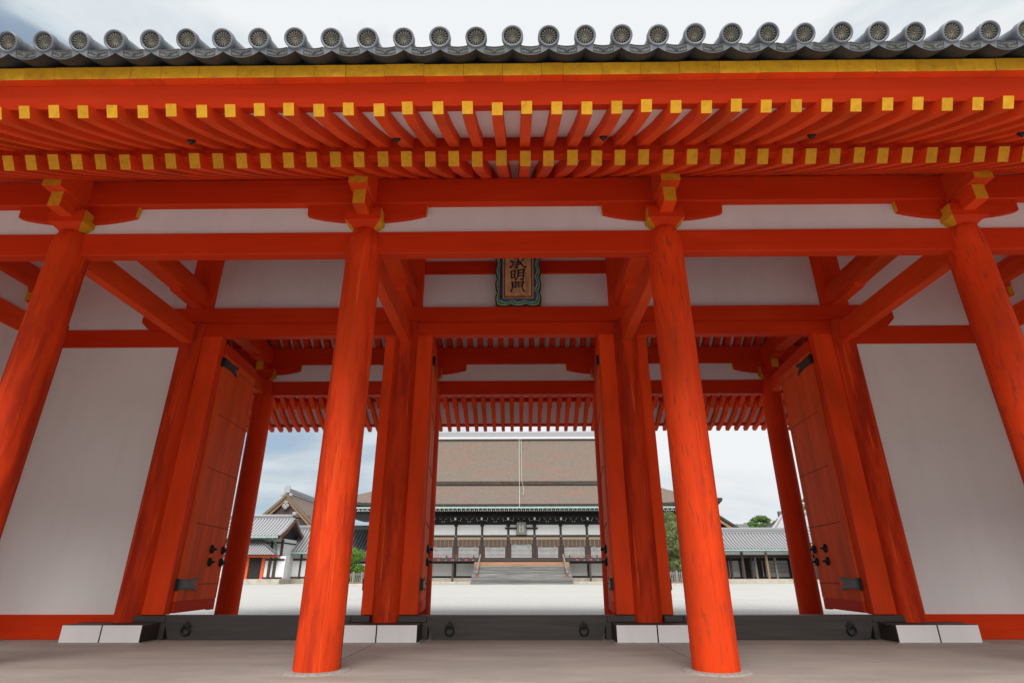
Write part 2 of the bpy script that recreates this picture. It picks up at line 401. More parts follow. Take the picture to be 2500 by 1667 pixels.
for x in (-2.4, 2.4):
    b = MB(); b.box(x - 0.004, x + 0.004, 8.2, 10.74, -0.004, 0.0035); tag(b.build('floor_joint', BLACKJ), kind='structure')
b = MB(); _rw = random.Random(21); V = []; K = 60  # unseen woods behind the camera, added to block low sky light
for j, (z, yy) in enumerate(((-0.7, 0), (6, -2), (12, 0), (1.0, 6))):
    for i in range(K + 1):
        V.append((-170 + 340 * i / K + _rw.uniform(-1, 1), -72 - yy + _rw.uniform(-2.5, 2.5), z if j == 0 else z + _rw.uniform(-1.2, 5.0)))
b.poly(V, [(j * (K + 1) + i, j * (K + 1) + i + 1, (j + 1) * (K + 1) + i + 1, (j + 1) * (K + 1) + i) for j in range(2) for i in range(K)], 0, True)
tag(b.build('unseen_sky_block_woods', LEAFB, recalc=False), 'unseen mass of dark green woods added far behind the camera to cut low sky light', 'woods', kind='stuff')

# ================================================================== THE GATE
YF, YM, YR = 7.77, 11.53, 15.29
XC = [-10.3, -7.15, -2.4, 2.4, 7.15, 10.3]
gate = thing('palace_gate', 'vermilion wooden palace gate with white plaster walls, grey tiled eaves and three open doorways', 'gate', (0, YM, 0))

# --- columns
def column_mesh(top, r0, r1, seg=40):
    b = MB(); prof = [(r0, 0.0), (r0 * 1.0, 0.5)] + [(r0 + (r1 - r0) * k / 5, 0.5 + (top - 0.85) * k / 5) for k in range(1, 6)]
    z1 = prof[-1][1]
    for k in range(1, 9):
        a = k / 8 * math.pi / 2; prof.append((0.18 + (r1 - 0.18) * math.cos(a), z1 + (top - z1) * math.sin(a)))
    b.lathe(prof, 0, 0, seg); return b
col_me = column_mesh(6.19, 0.277, 0.270).mesh('column', [RCOL]); col_me2 = column_mesh(6.19, 0.277, 0.270).mesh('column', [RCOLD]); col_me3 = column_mesh(6.19, 0.27, 0.262).mesh('column', [RZ])
pl = MB(); pl.lathe([(0.42, -0.02), (0.405, 0.008), (0.37, 0.018), (0.30, 0.02)], 0, 0, 40); plinth_me = pl.mesh('column_footing', [STONEG])
for y, row in ((YF, 'f'), (YR, 'r')):
    for i, x in enumerate(XC):
        me = (col_me2 if x > 0 and row == 'f' else col_me) if row == 'f' else col_me3
        c = link('column', me, gate, (x, y, 0))
        if row == 'f' and i == 2: tag(c, label='front column left of the doorway with worn orange patches')
        if row == 'f' and i == 3: tag(c, label='front column right of the doorway flecked with dark grain')
        link('column_footing', plinth_me, gate, (x, y, 0))
mc = MB(); mc.lathe([(0.272, 0.26), (0.27, 3.0), (0.268, 6.24)], 0, 0, 40); mcol = mc.mesh('column', [RMID])
for x in XC: link('column', mcol, gate, (x, YM, 0))
pm = MB(); pm.cbox(-0.30, 0.30, -0.12, 0.12, 6.592, 9.9, 0.01); pm = pm.mesh('wall_strut', [RZ])
for x in XC[1:-1]: link('wall_strut', pm, gate, (x, YM, 0))

# --- beams of the front and rear rows
for y, s in ((YF, 1), (YR, -1)):
    for i in range(5):
        x0, x1 = XC[i], XC[i + 1]
        b = MB(); b.cbox(x0 + 0.20, x1 - 0.20, y - 0.10, y + 0.10, 5.755, 6.155, 0.014); b.build('tie_beam', [RX], gate)
        b = MB(); b.cbox(x0 + 0.002, x1 - 0.002, y - 0.15, y + 0.15, 6.67, 7.152, 0.016); b.build('eave_purlin', [RX], gate)
        b = MB(); b.box(x0 + 0.05, x1 - 0.05, y - 0.025 + s * 0.005, y + 0.025 + s * 0.005, 6.15, 6.675); b.build('wall_panel', [WHITE], gate)
    for x in (-12.0, 12.0):
        sg = 1 if x > 0 else -1
        b = MB(); b.cbox(min(sg * 10.302, x), max(sg * 10.302, x), y - 0.15, y + 0.15, 6.67, 7.152, 0.016, mats={('+x' if sg > 0 else '-x'): 1}); b.build('eave_purlin', [RX, YEL], gate)
# boat-shaped bracket arms, bearing blocks, noses
arm = MB(); pr_ = [(-0.98, 0.0)]
for k in range(0, 15):
    t_ = k / 14; x = -0.98 + 1.96 * t_; d = abs(x) / 0.98
    z = -0.19 - 0.115 * (1 - max(0, (d - 0.25) / 0.75) ** 1.8); pr_.append((x * (1.0 if d < 0.99 else 0.985), z))
pr_.append((0.98, 0.0))
n_ = len(pr_); V = [(p[0], -0.10, p[1]) for p in pr_] + [(p[0], 0.10, p[1]) for p in pr_]
arm.poly(V, [tuple(range(n_)), tuple(range(n_, 2 * n_))] + [(i, (i + 1) % n_, n_ + (i + 1) % n_, n_ + i) for i in range(n_)], [0, 0] + [1 if i in (0, n_ - 2) else 0 for i in range(n_)])
arm_me = arm.build('bracket_arm', [RX, YEL], gate, (0, 0, -50)); _tmp = arm_me; arm_me = _tmp.data; bpy.data.objects.remove(_tmp)
blk = MB()
def dish(h, z): return [(-h, -h, z), (h, -h, z), (h, h, z), (-h, h, z)]
lv = [dish(0.165, 6.17), dish(0.172, 6.185), dish(0.205, 6.215), dish(0.265, 6.262), dish(0.285, 6.275), dish(0.285, 6.485)]
V = [p for l_ in lv for p in l_]; F = []; M_ = []
for i in range(len(lv) - 1):
    for k in range(4):
        F.append((i * 4 + k, i * 4 + (k + 1) % 4, (i + 1) * 4 + (k + 1) % 4, (i + 1) * 4 + k)); M_.append(1 if k in (1, 3) else 0)
F += [(3, 2, 1, 0), (20, 21, 22, 23)]; M_ += [0, 0]
blk.poly(V, F, M_); blk_me = blk.mesh('bearing_block', [RX, YEL])
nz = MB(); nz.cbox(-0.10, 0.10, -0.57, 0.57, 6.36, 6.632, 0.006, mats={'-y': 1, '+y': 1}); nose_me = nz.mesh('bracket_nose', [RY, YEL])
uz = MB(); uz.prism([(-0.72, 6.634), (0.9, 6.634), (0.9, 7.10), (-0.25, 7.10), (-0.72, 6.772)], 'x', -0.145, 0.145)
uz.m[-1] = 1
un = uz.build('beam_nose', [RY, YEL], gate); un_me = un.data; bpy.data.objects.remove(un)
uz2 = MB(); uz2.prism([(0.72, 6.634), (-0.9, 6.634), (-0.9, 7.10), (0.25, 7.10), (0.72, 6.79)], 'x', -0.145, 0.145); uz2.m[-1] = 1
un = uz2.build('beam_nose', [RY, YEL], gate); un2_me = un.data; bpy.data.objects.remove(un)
for y, s in ((YF, 1), (YR, -1)):
    for x in XC:
        link('bracket_arm', arm_me, gate, (x, y, 6.669)); link('bearing_block', blk_me, gate, (x, y, 0)); link('bracket_nose', nose_me, gate, (x, y, 0))
        link('beam_nose', un_me if s > 0 else un2_me, gate, (x, y, 0))
# rainbow beams and cross ties from the outer rows to the middle row
kp = [(-0.17, 6.69), (0.17, 6.69), (0.185, 6.76), (0.185, 6.95), (0.165, 7.06), (0.11, 7.145), (0.03, 7.19), (-0.03, 7.19), (-0.11, 7.145), (-0.165, 7.06), (-0.185, 6.95), (-0.185, 6.76)]
for x in XC:
    for a, b_ in ((YF + 0.9, YM - 0.121), (YM + 0.121, YR - 0.9)):
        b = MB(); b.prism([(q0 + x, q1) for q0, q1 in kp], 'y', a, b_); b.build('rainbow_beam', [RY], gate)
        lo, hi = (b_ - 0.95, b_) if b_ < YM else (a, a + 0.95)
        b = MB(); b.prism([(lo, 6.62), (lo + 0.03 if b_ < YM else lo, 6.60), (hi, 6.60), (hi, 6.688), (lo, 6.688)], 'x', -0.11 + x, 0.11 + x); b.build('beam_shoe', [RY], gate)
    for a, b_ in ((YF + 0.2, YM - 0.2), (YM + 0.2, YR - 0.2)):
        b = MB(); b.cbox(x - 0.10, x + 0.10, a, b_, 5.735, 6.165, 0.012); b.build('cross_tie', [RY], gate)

# --- middle row
b = MB(); b.prism([(-8.30, 6.258), (-8.14, 6.10), (-7.4, 6.10), (-7.4, 6.258), (7.4, 6.258), (7.4, 6.10), (8.14, 6.10), (8.30, 6.258), (8.30, 6.40), (8.27, 6.59), (-8.27, 6.59), (-8.30, 6.40)], 'y', 11.33, 11.73)
b.build('head_beam', [RX], gate)
for i in (1, 2, 3):
    b = MB(); b.cbox(XC[i] + 0.02, XC[i + 1] - 0.02, 11.43, 11.63, 5.955, 6.257, 0.012); b.build('door_lintel', [RX], gate)
for i in (0, 4):
    b = MB(); b.cbox(min(XC[i], XC[i + 1]) + 0.1, max(XC[i], XC[i + 1]) - 0.1, 11.45, 11.61, 5.72, 6.135, 0.01); b.build('wall_rail', [RX], gate)
    b = MB(); b.cbox(XC[i] - 0.1, XC[i + 1] + 0.1, 11.43, 11.63, 0.0, 0.405, 0.01); b.build('base_rail', [RX], gate)
    b = MB(); b.box(XC[i], XC[i + 1], 11.50, 11.56, 0.40, 5.73); b.build('wall_panel', [WHITE], gate)
    b = MB(); b.box(XC[i], XC[i + 1], 11.50, 11.56, 6.13, 9.9); b.build('wall_panel', [WHITE], gate)
for i in (1, 2, 3):
    b = MB(); b.box(XC[i] + 0.25, XC[i + 1] - 0.25, 11.50, 11.56, 6.585, 9.9); b.build('wall_panel', [WHITE], gate)
b = MB(); b.cbox(-2.12, 2.12, 11.44, 11.499, 7.50, 7.83, 0.01); b.build('wall_rail', [RX], gate)
for x0, x1 in ((-2.86, -2.58), (-2.22, -1.825), (1.825, 2.22), (2.58, 2.86), (-6.97, -6.49), (6.49, 6.97)):
    b = MB(); b.cbox(x0, x1, 11.43, 11.645, 0.40, 5.954, 0.008); b.build('door_post', [RZ], gate)
# end walls
for s in (-1, 1):
    x = s * 10.3
    for y0, y1 in ((YF, YM), (YM, YR)):
        b = MB(); b.box(x - 0.03, x + 0.03, y0, y1, 0.02, 7.6); b.build('wall_panel', [WHITE], gate)
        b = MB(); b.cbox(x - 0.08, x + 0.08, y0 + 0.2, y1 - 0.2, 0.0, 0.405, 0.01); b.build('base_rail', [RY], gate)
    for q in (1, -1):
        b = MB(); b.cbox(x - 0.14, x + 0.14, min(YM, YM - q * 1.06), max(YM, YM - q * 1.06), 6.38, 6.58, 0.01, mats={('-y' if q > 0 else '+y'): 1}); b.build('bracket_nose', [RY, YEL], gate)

# --- thresholds and base blocks
def ring(parent, x):
    b = MB(); b.poly([(x, 11.281, 0.315), (x + 0.085, 11.281, 0.235), (x, 11.281, 0.155), (x - 0.085, 11.281, 0.235), (x, 11.298, 0.315), (x + 0.085, 11.298, 0.235), (x, 11.298, 0.155), (x - 0.085, 11.298, 0.235)],
                     [(0, 1, 2, 3), (4, 7, 6, 5), (0, 4, 5, 1), (1, 5, 6, 2), (2, 6, 7, 3), (3, 7, 4, 0)])
    h = b.build('handle_plate', [IRON], parent)
    b = MB(); b.tube([(x + 0.075 * math.sin(a), 11.262 - 0.012 * math.cos(a), 0.155 + 0.075 * math.cos(a)) for a in [2 * math.pi * k / 18 for k in range(19)]], 0.014, 8); b.build('ring_handle', [IRON], parent)
TH = [(-6.36, -3.0, 'left-hand doorway'), (-1.62, 1.62, 'central doorway'), (3.0, 6.36, 'right-hand doorway')]
for a, c_, w in TH:
    t = thing('threshold', 'dark timber threshold plank with iron rings across the ' + w, 'threshold', ((a + c_) / 2, 11.45, 0), 'removable thresholds of the gate')
    lo = 0.07
    b = MB(); b.prism([(a, 0.395), (a + 0.01, 0.26), (a + 0.11, 0.004), (c_ - 0.11, 0.004), (c_ - 0.01, 0.26), (c_, 0.395)], 'y', 11.30, 11.60); b.build('plank', [SILL], t)
    for x in (a + 0.42, c_ - 0.42): ring(t, x)
for x0, x1 in ((-6.95, -6.364), (-2.995, -2.66), (-2.14, -1.624), (1.624, 2.14), (2.66, 2.995), (6.364, 6.95)):
    b = MB(); b.cbox(x0, x1, 11.302, 11.60, 0.287, 0.394, 0.006); b.build('sill_end', [SILL], gate)
for x in XC[1:-1]:
    s = 1
    for k in (0, 1):
        x0 = x - 0.70 + k * 0.704
        b = MB(); b.cbox(x0, x0 + 0.696, 10.80, 12.2, 0.002, 0.284, 0.008, mats={'-y': 1, '+y': 1}); b.build('base_block', [SILLY, CHALK], gate)
    for q in (-1, 1):
        b = MB(); x0 = x + q * 0.705; x1 = x + q * 0.80
        b.box(min(x0, x1), max(x0, x1), 11.31, 11.6, 0.003, 0.283); b.build('sill_filler', [SILL], gate)
    b = MB(); b.box(x - 0.76, x + 0.76, 10.75, 11.3, -0.01, 0.012); b.build('mortar_edge', [STONEG], gate)

# --- door leaves
leaf_n = 0
def leaf(hx, side, ang):
    """side +1: hinged on the doorway's left, its outer face looks to +X"""
    W = 1.80; Z0, Z1 = 0.415, 5.86
    d = bpy.data.objects.new('door_leaf', None); COL.objects.link(d); d.empty_display_size = 0.2
    d.parent = gate; d.matrix_parent_inverse = base_matrix(gate).inverted()
    d.location = (hx, 11.66, 0); d.rotation_euler = (0, 0, R(90 + ang) if side > 0 else R(90 - ang))
    # local: x along the leaf away from the hinge, face toward local y = -side*...
    f = -side            # outward face on local -y for left leaves
    def bx(x0, x1, t0, t1, z0, z1, name, mat, c=0.006):
        b = MB(); y0, y1 = sorted((f * t0, f * t1)); b.cbox(x0, x1, y0, y1, z0, z1, c); o = b.build(name, [mat]); o.parent = d; return o
    ed = [0.0, 0.30, 0.56, 0.80, 1.04, 1.28, 1.55, 1.72, 1.80]
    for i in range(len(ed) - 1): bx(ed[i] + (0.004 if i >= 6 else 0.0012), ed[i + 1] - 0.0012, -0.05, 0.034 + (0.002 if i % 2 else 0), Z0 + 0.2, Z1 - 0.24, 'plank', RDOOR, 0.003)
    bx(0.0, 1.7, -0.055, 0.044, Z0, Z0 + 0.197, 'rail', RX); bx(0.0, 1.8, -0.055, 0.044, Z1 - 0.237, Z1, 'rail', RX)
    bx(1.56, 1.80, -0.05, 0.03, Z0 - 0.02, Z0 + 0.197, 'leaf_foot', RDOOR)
    # studs, five rows
    b = MB()
    for z, n0 in ((5.44, 7), (4.30, 1), (3.165, 1), (2.045, 1), (0.91, 7)):
        for k in range(n0, 16):
            x = 0.12 + k * 0.108; r = 0.0165; V = [(x, f * 0.056, z)]
            for q in range(6): V.append((x + r * math.cos(q * math.pi / 3), f * 0.036, z + r * math.sin(q * math.pi / 3)))
            b.poly(V, [(0, 1 + q, 1 + (q + 1) % 6) for q in range(6)], 0, True)
    o = b.build('studs', [IRON]); o.parent = d; o['kind'] = 'stuff'
    for z in (5.43, 0.91):
        b = MB(); pts = [(-0.02, -0.098), (-0.02, 0.098), (0.40, 0.088), (0.74, 0.132), (0.68, 0.042), (0.55, 0.0), (0.68, -0.042), (0.74, -0.132), (0.40, -0.088)]
        y0, y1 = f * 0.046, f * 0.056; n = len(pts)
        b.poly([(p[0], y0, p[1] + z) for p in pts] + [(p[0], y1, p[1] + z) for p in pts], [(0, 1, 2, 8), (2, 3, 4, 5), (2, 5, 8), (5, 6, 7, 8), (9, 10, 11, 17), (11, 12, 13, 14), (11, 14, 17), (14, 15, 16, 17)] + [(i, (i + 1) % n, n + (i + 1) % n, n + i) for i in range(n)])
        for k in range(7):
            for q in (-1, 1):
                x = 0.08 + k * 0.095; zz = z + q * (0.072 if k < 5 else 0.072 + 0.018 * (k - 4))
                b.poly([(x, f * 0.068, zz)] + [(x + 0.012 * math.cos(a * 1.571), f * 0.056, zz + 0.012 * math.sin(a * 1.571)) for a in range(4)], [(0, 1, 2), (0, 2, 3), (0, 3, 4), (0, 4, 1)], 1)
        o = b.build('hinge_strap', [IRON2, IRON]); o.parent = d
        b = MB(); y0, y1 = sorted((f * -0.06, f * 0.058)); b.cbox(-0.06, 0.04, y0, y1, z - 0.105, z + 0.105, 0.01); o = b.build('hinge', [IRON]); o.parent = d
    for x in (1.14, 1.70):
        for z in (1.59, 1.335):
            b = MB(); prof = [(0.090, 0.0), (0.088, 0.014), (0.074, 0.036), (0.048, 0.052), (0.020, 0.060), (0.015, 0.070), (0.022, 0.076), (0.024, 0.096), (0.016, 0.108), (0.0, 0.112)]
            V = []; S = 20
            for r, h in prof:
                for q in range(S): V.append((x + r * math.cos(q * 2 * math.pi / S), f * (0.04 + h), z + r * math.sin(q * 2 * math.pi / S)))
            b.poly(V, [(i * S + q, i * S + (q + 1) % S, (i + 1) * S + (q + 1) % S, (i + 1) * S + q) for i in range(len(prof) - 1) for q in range(S)], 0, True)
            o = b.build('door_boss', [IRON]); o.parent = d
    return d
for hx, s, a in ((-6.49, 1, 3.8), (-2.86, -1, 6.5), (-1.83, 1, 6.0), (1.83, -1, 6.0), (2.86, 1, 6.5), (6.49, -1, 4.6)): leaf(hx, s, a)

# --- eaves: rafters, boards, tiles (front s=+1, rear s=-1 mirrored about the middle row)
def rafter_mesh(name, pts, w0, w1, h0, h1, flip):
    """pts: (y, z of the underside) from tip to root; widths/heights taper from tip to root"""
    b = MB(); n = len(pts); V = []
    for i, (y, z) in enumerate(pts):
        t_ = i / (n - 1); w = (w0 + (w1 - w0) * t_) / 2; h = h0 + (h1 - h0) * t_
        a_, c_ = pts[max(i - 1, 0)], pts[min(i + 1, n - 1)]
        dy, dz = c_[0] - a_[0], c_[1] - a_[1]; l_ = math.hypot(dy, dz); oy, oz = (-dz / l_ * h, dy / l_ * h) if dy > 0 else (dz / l_ * h, -dy / l_ * h)
        V += [(-w, y, z), (w, y, z), (w, y + oy, z + oz), (-w, y + oy, z + oz)]
    F, M_ = [(0, 1, 2, 3)], [1]
    for i in range(n - 1):
        for k in range(4): F.append((i * 4 + k, i * 4 + (k + 1) % 4, (i + 1) * 4 + (k + 1) % 4, (i + 1) * 4 + k)); M_.append(0)
    F.append(tuple((n - 1) * 4 + k for k in range(4))); M_.append(0)
    b.poly(V, F, M_)
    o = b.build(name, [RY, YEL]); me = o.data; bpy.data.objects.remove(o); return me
NR = 40
for s in (1, -1):
    if s > 0: lowpts = [(5.76, 5.85), (6.3, 6.20), (6.9, 6.63), (7.62, 7.157), (9.0, 8.16), (11.35, 9.86)]; upts = [(4.38, 5.35), (4.68, 5.495), (5.05, 5.70), (5.45, 5.945), (5.86, 6.205)]
    else: lowpts = [(YM * 2 - 17.30, 5.94), (6.4, 6.35), (7.0, 6.735), (7.62, 7.157), (9.0, 8.16), (11.35, 9.86)]; upts = [(YM * 2 - 18.68, 5.53), (4.75, 5.64), (5.15, 5.82), (5.5, 6.03), (5.88, 6.27)]
    fy = (lambda y: y) if s > 0 else (lambda y: 2 * YM - y)
    lm = rafter_mesh('base_rafter', [(fy(y), z) for y, z in lowpts], 0.133, 0.170, 0.185, 0.215, s)
    um = rafter_mesh('flying_rafter', [(fy(y), z) for y, z in upts], 0.108, 0.128, 0.126, 0.15, s)
    for k in range(-NR, NR):
        x = 0.15 + 0.3 * k
        j = random.uniform(-0.006, 0.006)
        link('base_rafter', lm, gate, (x + j, random.uniform(-0.01, 0.01) * s, 0)); link('flying_rafter', um, gate, (x + random.uniform(-0.006, 0.006), random.uniform(-0.012, 0.012) * s, 0))
    def sheet(name, prof, mat, th=0.03, x0=-11.95, x1=11.95):
        b = MB(); n = len(prof)
        p = [(fy(y), z) for y, z in prof] + [(fy(y), z + th) for y, z in reversed(prof)]
        b.prism(p, 'x', x0, x1); return b.build(name, [mat], gate)
    du = 0 if s > 0 else 0.10
    sheet('soffit_board', [(4.50, upts[0][1] + 0.205), (5.05, upts[2][1] + 0.155), (5.80, upts[4][1] + 0.135)], BOARDW)
    sheet('soffit_board', [(5.88, lowpts[0][1] + 0.30), (6.9, lowpts[2][1] + 0.232), (7.62, 7.395), (9.0, 8.40), (11.53, 10.22)], BOARDW)
    zk = lowpts[0][1]
    b = MB(); y0, y1 = sorted((fy(5.775), fy(5.90))); b.cbox(-12, 12, y0, y1, zk + 0.19, zk + 0.49, 0.012); b.build('lower_eave_beam', [RX], gate)
    # upper eave beam: underside sits on the flying rafters, front leans out a little
    z5 = upts[0][1] + 0.166
    b = MB(); b.prism([(fy(4.56), z5 + 0.055), (fy(4.415), z5 - 0.012), (fy(4.315), z5 + 0.195), (fy(4.50), z5 + 0.26)], 'x', -12.05, 12.05); b.build('upper_eave_beam', [RX], gate)
    # eave boards with yellow ends
    x = -12.1; random.seed(11 if s > 0 else 12)
    while x < 12.1:
        w = random.choice((0.39, 0.39, 0.40, 0.385, 0.395, 0.22, 0.31, 0.39)); dz = random.uniform(-0.003, 0.003); dy = random.uniform(-0.0025, 0.0025)
        zt = z5 + 0.198
        b = MB(); b.prism([(fy(4.208) + s * dy, zt - 0.024 + dz), (fy(4.315), zt), (fy(4.70), zt + 0.13), (fy(4.70), zt + 0.30), (fy(4.182) + s * dy, zt + 0.106 + dz)], 'x', x + 0.0015, x + w - 0.0015)
        b.m[-1] = 1; b.build('eave_board', [RY, YEL], gate); x += w
    b = MB(); y0, y1 = sorted((fy(4.25), fy(4.32))); b.box(-12.1, 12.1, y0, y1, z5 + 0.29, z5 + 0.50); b.build('tile_batten', [BLACK], gate)  # near-black colour stands in for shade in the gap under the tiles
    # roof deck up to the ridge
    sheet('roof_deck', [(4.28, z5 + 0.46), (6.5, 7.15), (9.0, 8.75), (11.53, 10.75)], TILED, 0.05, -12.1, 12.1)

# eave tiles
P_ = 0.3565; DISC_Z = 5.938; DISC_Y = 3.97
def tile_meshes():
    S = 40
    b = MB()        # cover tile: rim, recessed face, body running back up the slope
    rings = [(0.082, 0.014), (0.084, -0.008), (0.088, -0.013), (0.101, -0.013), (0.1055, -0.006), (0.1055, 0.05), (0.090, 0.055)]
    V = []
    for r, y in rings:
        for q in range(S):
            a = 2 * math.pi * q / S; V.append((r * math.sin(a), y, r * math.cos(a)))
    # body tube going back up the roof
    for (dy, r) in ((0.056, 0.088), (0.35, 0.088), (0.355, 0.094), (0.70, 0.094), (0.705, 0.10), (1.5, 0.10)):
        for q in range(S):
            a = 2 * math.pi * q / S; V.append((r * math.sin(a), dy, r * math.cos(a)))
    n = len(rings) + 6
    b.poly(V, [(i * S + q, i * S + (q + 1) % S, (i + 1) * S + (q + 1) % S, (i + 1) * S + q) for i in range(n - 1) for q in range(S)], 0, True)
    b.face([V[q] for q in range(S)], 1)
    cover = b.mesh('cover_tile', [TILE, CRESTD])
    c = MB()        # sixteen petals and a boss
    for k in range(16):
        a = 2 * math.pi * (k + 0.5) / 16; ux, uz = math.sin(a), math.cos(a); tx, tz = math.cos(a), -math.sin(a)
        def pt(rad, lat, h): rad *= 1.11; lat *= 1.0; return (ux * rad + tx * lat, -h * 1.25, uz * rad + tz * lat)
        V = [pt(0.010, 0.0018, 0.001), pt(0.010, -0.0018, 0.001), pt(0.040, 0.0062, 0.003), pt(0.040, 0, 0.011), pt(0.040, -0.0062, 0.003), pt(0.060, 0.0098, 0.002), pt(0.061, 0, 0.013), pt(0.060, -0.0098, 0.002), pt(0.069, 0.006, 0.001), pt(0.072, 0, 0.004), pt(0.069, -0.006, 0.001)]
        c.poly(V, [(0, 2, 3), (0, 3, 1), (1, 3, 4), (2, 5, 6, 3), (3, 6, 7, 4), (5, 8, 9, 6), (6, 9, 10, 7)], 0, True)
    V = [(0, -0.014, 0)] + [(0.011 * math.sin(q * 0.7854), -0.003, 0.011 * math.cos(q * 0.7854)) for q in range(8)]
    c.poly(V, [(0, 1 + q, 1 + (q + 1) % 8) for q in range(8)], 0, True)
    crest = c.mesh('crest', [CREST])
    p = MB()        # pan tile: hanging arc, front plate with raised scrolls
    K = 12; h = P_ / 2
    def arc(x): return 0.062 * (x / h) ** 2
    top, botm, back, backt = [], [], [], []
    for i in range(K + 1):
        x = -h + P_ * i / K; z = arc(x)
        botm.append((x, 0.0, z - 0.002)); back.append((x, 0.30, z + 0.02)); top.append((x, 0.0, z + 0.03 + 0.055 * (1 - (abs(x) / h) ** 3))); backt.append((x, 0.30, z + 0.075))
    for i in range(K):
        p.face([botm[i], botm[i + 1], back[i + 1], back[i]], 1, True); p.face([top[i + 1], top[i], backt[i], backt[i + 1]], 0, True)
        p.face([botm[i + 1], botm[i], top[i], top[i + 1]], 0)
    pan = p.mesh('pan_tile', [TILE, TILED])
    r = MB()        # frame and scroll relief on the plate
    def rib(pts, w, y=-0.008):
        for (x0, z0), (x1, z1) in zip(pts[:-1], pts[1:]):
            dx, dz = x1 - x0, z1 - z0; l_ = math.hypot(dx, dz) or 1; nx, nz = -dz / l_ * w, dx / l_ * w
            r.poly([(x0 + nx, 0, z0 + nz), (x0 - nx, 0, z0 - nz), (x1 - nx, 0, z1 - nz), (x1 + nx, 0, z1 + nz), (x0, y, z0), (x1, y, z1)], [(0, 4, 5, 3), (4, 1, 2, 5)], 0, False)
    xs = [-0.095 + 0.19 * i / 8 for i in range(9)]
    rib([(x, arc(x) + 0.078 - 0.2 * x * x) for x in xs], 0.004); rib([(x, arc(x) + 0.016) for x in xs], 0.004)
    rib([(-0.096, 0.03), (-0.096, 0.092)], 0.004); rib([(0.096, 0.03), (0.096, 0.092)], 0.004)
    for k in range(-2, 3): rib([(0.004 * k, 0.024), (0.013 * k, 0.048), (0.020 * k, 0.062 - 0.002 * k * k)], 0.0035)
    for sg in (-1, 1):
        for cx, rr in ((0.052, 0.015), (0.078, 0.012)):
            rib([(sg * (cx + rr * math.cos(a)), 0.048 + 0.010 * (cx > 0.06) + rr * 0.9 * math.sin(a)) for a in [q * 0.8 for q in range(6)]], 0.003)
    rel = r.mesh('scroll_relief', [CREST])
    return cover, crest, pan, rel
cover_me, crest_me, pan_me, rel_me = tile_meshes()
for s in (1, -1):
    fz = DISC_Z if s > 0 else DISC_Z + 0.18
    for k in range(-33, 34):
        x = 0.008 + P_ * k
        jy = random.uniform(-0.008, 0.008); jz = random.uniform(-0.004, 0.004)
        y = DISC_Y + jy
        rot = 0.0 if s > 0 else math.pi
        yy = y if s > 0 else 2 * YM - y
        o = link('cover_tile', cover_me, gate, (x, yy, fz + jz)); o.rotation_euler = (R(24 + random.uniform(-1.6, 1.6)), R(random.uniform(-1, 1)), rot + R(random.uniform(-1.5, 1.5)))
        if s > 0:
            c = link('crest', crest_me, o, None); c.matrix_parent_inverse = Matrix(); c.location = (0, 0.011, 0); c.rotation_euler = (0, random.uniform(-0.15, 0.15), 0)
        o2 = link('pan_tile', pan_me, gate, (x + P_ / 2, (4.04 if s > 0 else 2 * YM - 4.04), fz - 0.165 + jz)); o2.rotation_euler = (R(21), 0, rot)
        if s > 0:
            c = link('scroll_relief', rel_me, o2, None); c.matrix_parent_inverse = Matrix(); c.location = (0, -0.001, 0)
# the tile courses behind the eave row, one joined mass
b = MB()
for s in (1, -1):
    fy = (lambda y: y) if s > 0 else (lambda y: 2 * YM - y)
    for k in range(-33, 34):
        x = 0.008 + P_ * k; pr2 = []
        for q in range(7):
            a = math.pi * q / 6; pr2.append((x + 0.10 * math.cos(a), 0.10 * math.sin(a)))
        path = [(5.30, 6.62), (7.0, 7.60), (9.0, 8.92), (11.53, 10.95)]
        V = [(px, fy(py), pz + z0) for py, z0 in path for px, pz in pr2]
        b.poly(V, [(i * 7 + q, i * 7 + q + 1, (i + 1) * 7 + q + 1, (i + 1) * 7 + q) for i in range(3) for q in range(6)], 0, True)
rt = b.build('roof_tiles', [TILE], gate, recalc=False); rt['kind'] = 'stuff'
b = MB(); b.cbox(-12.2, 12.2, YM - 0.25, YM + 0.25, 10.6, 11.7, 0.03); b.build('roof_ridge', [TILE], gate)
# barge boards closing the roof ends
for x in (-12.15, 12.15):
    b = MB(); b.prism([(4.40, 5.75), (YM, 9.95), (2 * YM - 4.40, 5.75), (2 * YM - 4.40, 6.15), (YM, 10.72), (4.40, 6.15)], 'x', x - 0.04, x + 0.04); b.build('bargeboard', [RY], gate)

# --- small black fittings screwed under the flying rafters
b = MB(); prof = [(0.036, 0.05), (0.038, 0.038), (0.026, 0.020), (0.018, 0.004), (0.012, 0.0), (0.0, -0.001)]; b.lathe(prof, 0, 0, 14, cap=False); b.box(-0.045, 0.045, -0.018, 0.018, 0.042, 0.056); fit_me = b.mesh('rafter_fitting', [IRON])
def under(y, z0, z1, y0, y1): return z0 + (z1 - z0) * (y - y0) / (y1 - y0)
FIT = [(-3.75, 'far left of the front eave'), (-1.35, 'left of the front eave centre'), (1.05, 'right of the front eave centre'), (3.45, 'above the right front column'), (5.85, 'far right of the front eave')]
for x, w in FIT:
    o = link('rafter_fitting', fit_me, None, (x, 5.15, 5.70)); tag(o, 'small black fitting under a yellow-tipped rafter, ' + w, 'fitting', 'black fittings under the front rafters')
for x, w in ((-7.95, 'left doorway'), (-1.35, 'left part of the central doorway'), (1.05, 'right part of the central doorway'), (7.95, 'right doorway')):
    o = link('rafter_fitting', fit_me, None, (x, 18.2, 5.705)); tag(o, 'tiny black fitting under the rear eave seen through the ' + w, 'fitting', 'black fittings under the rear rafters')

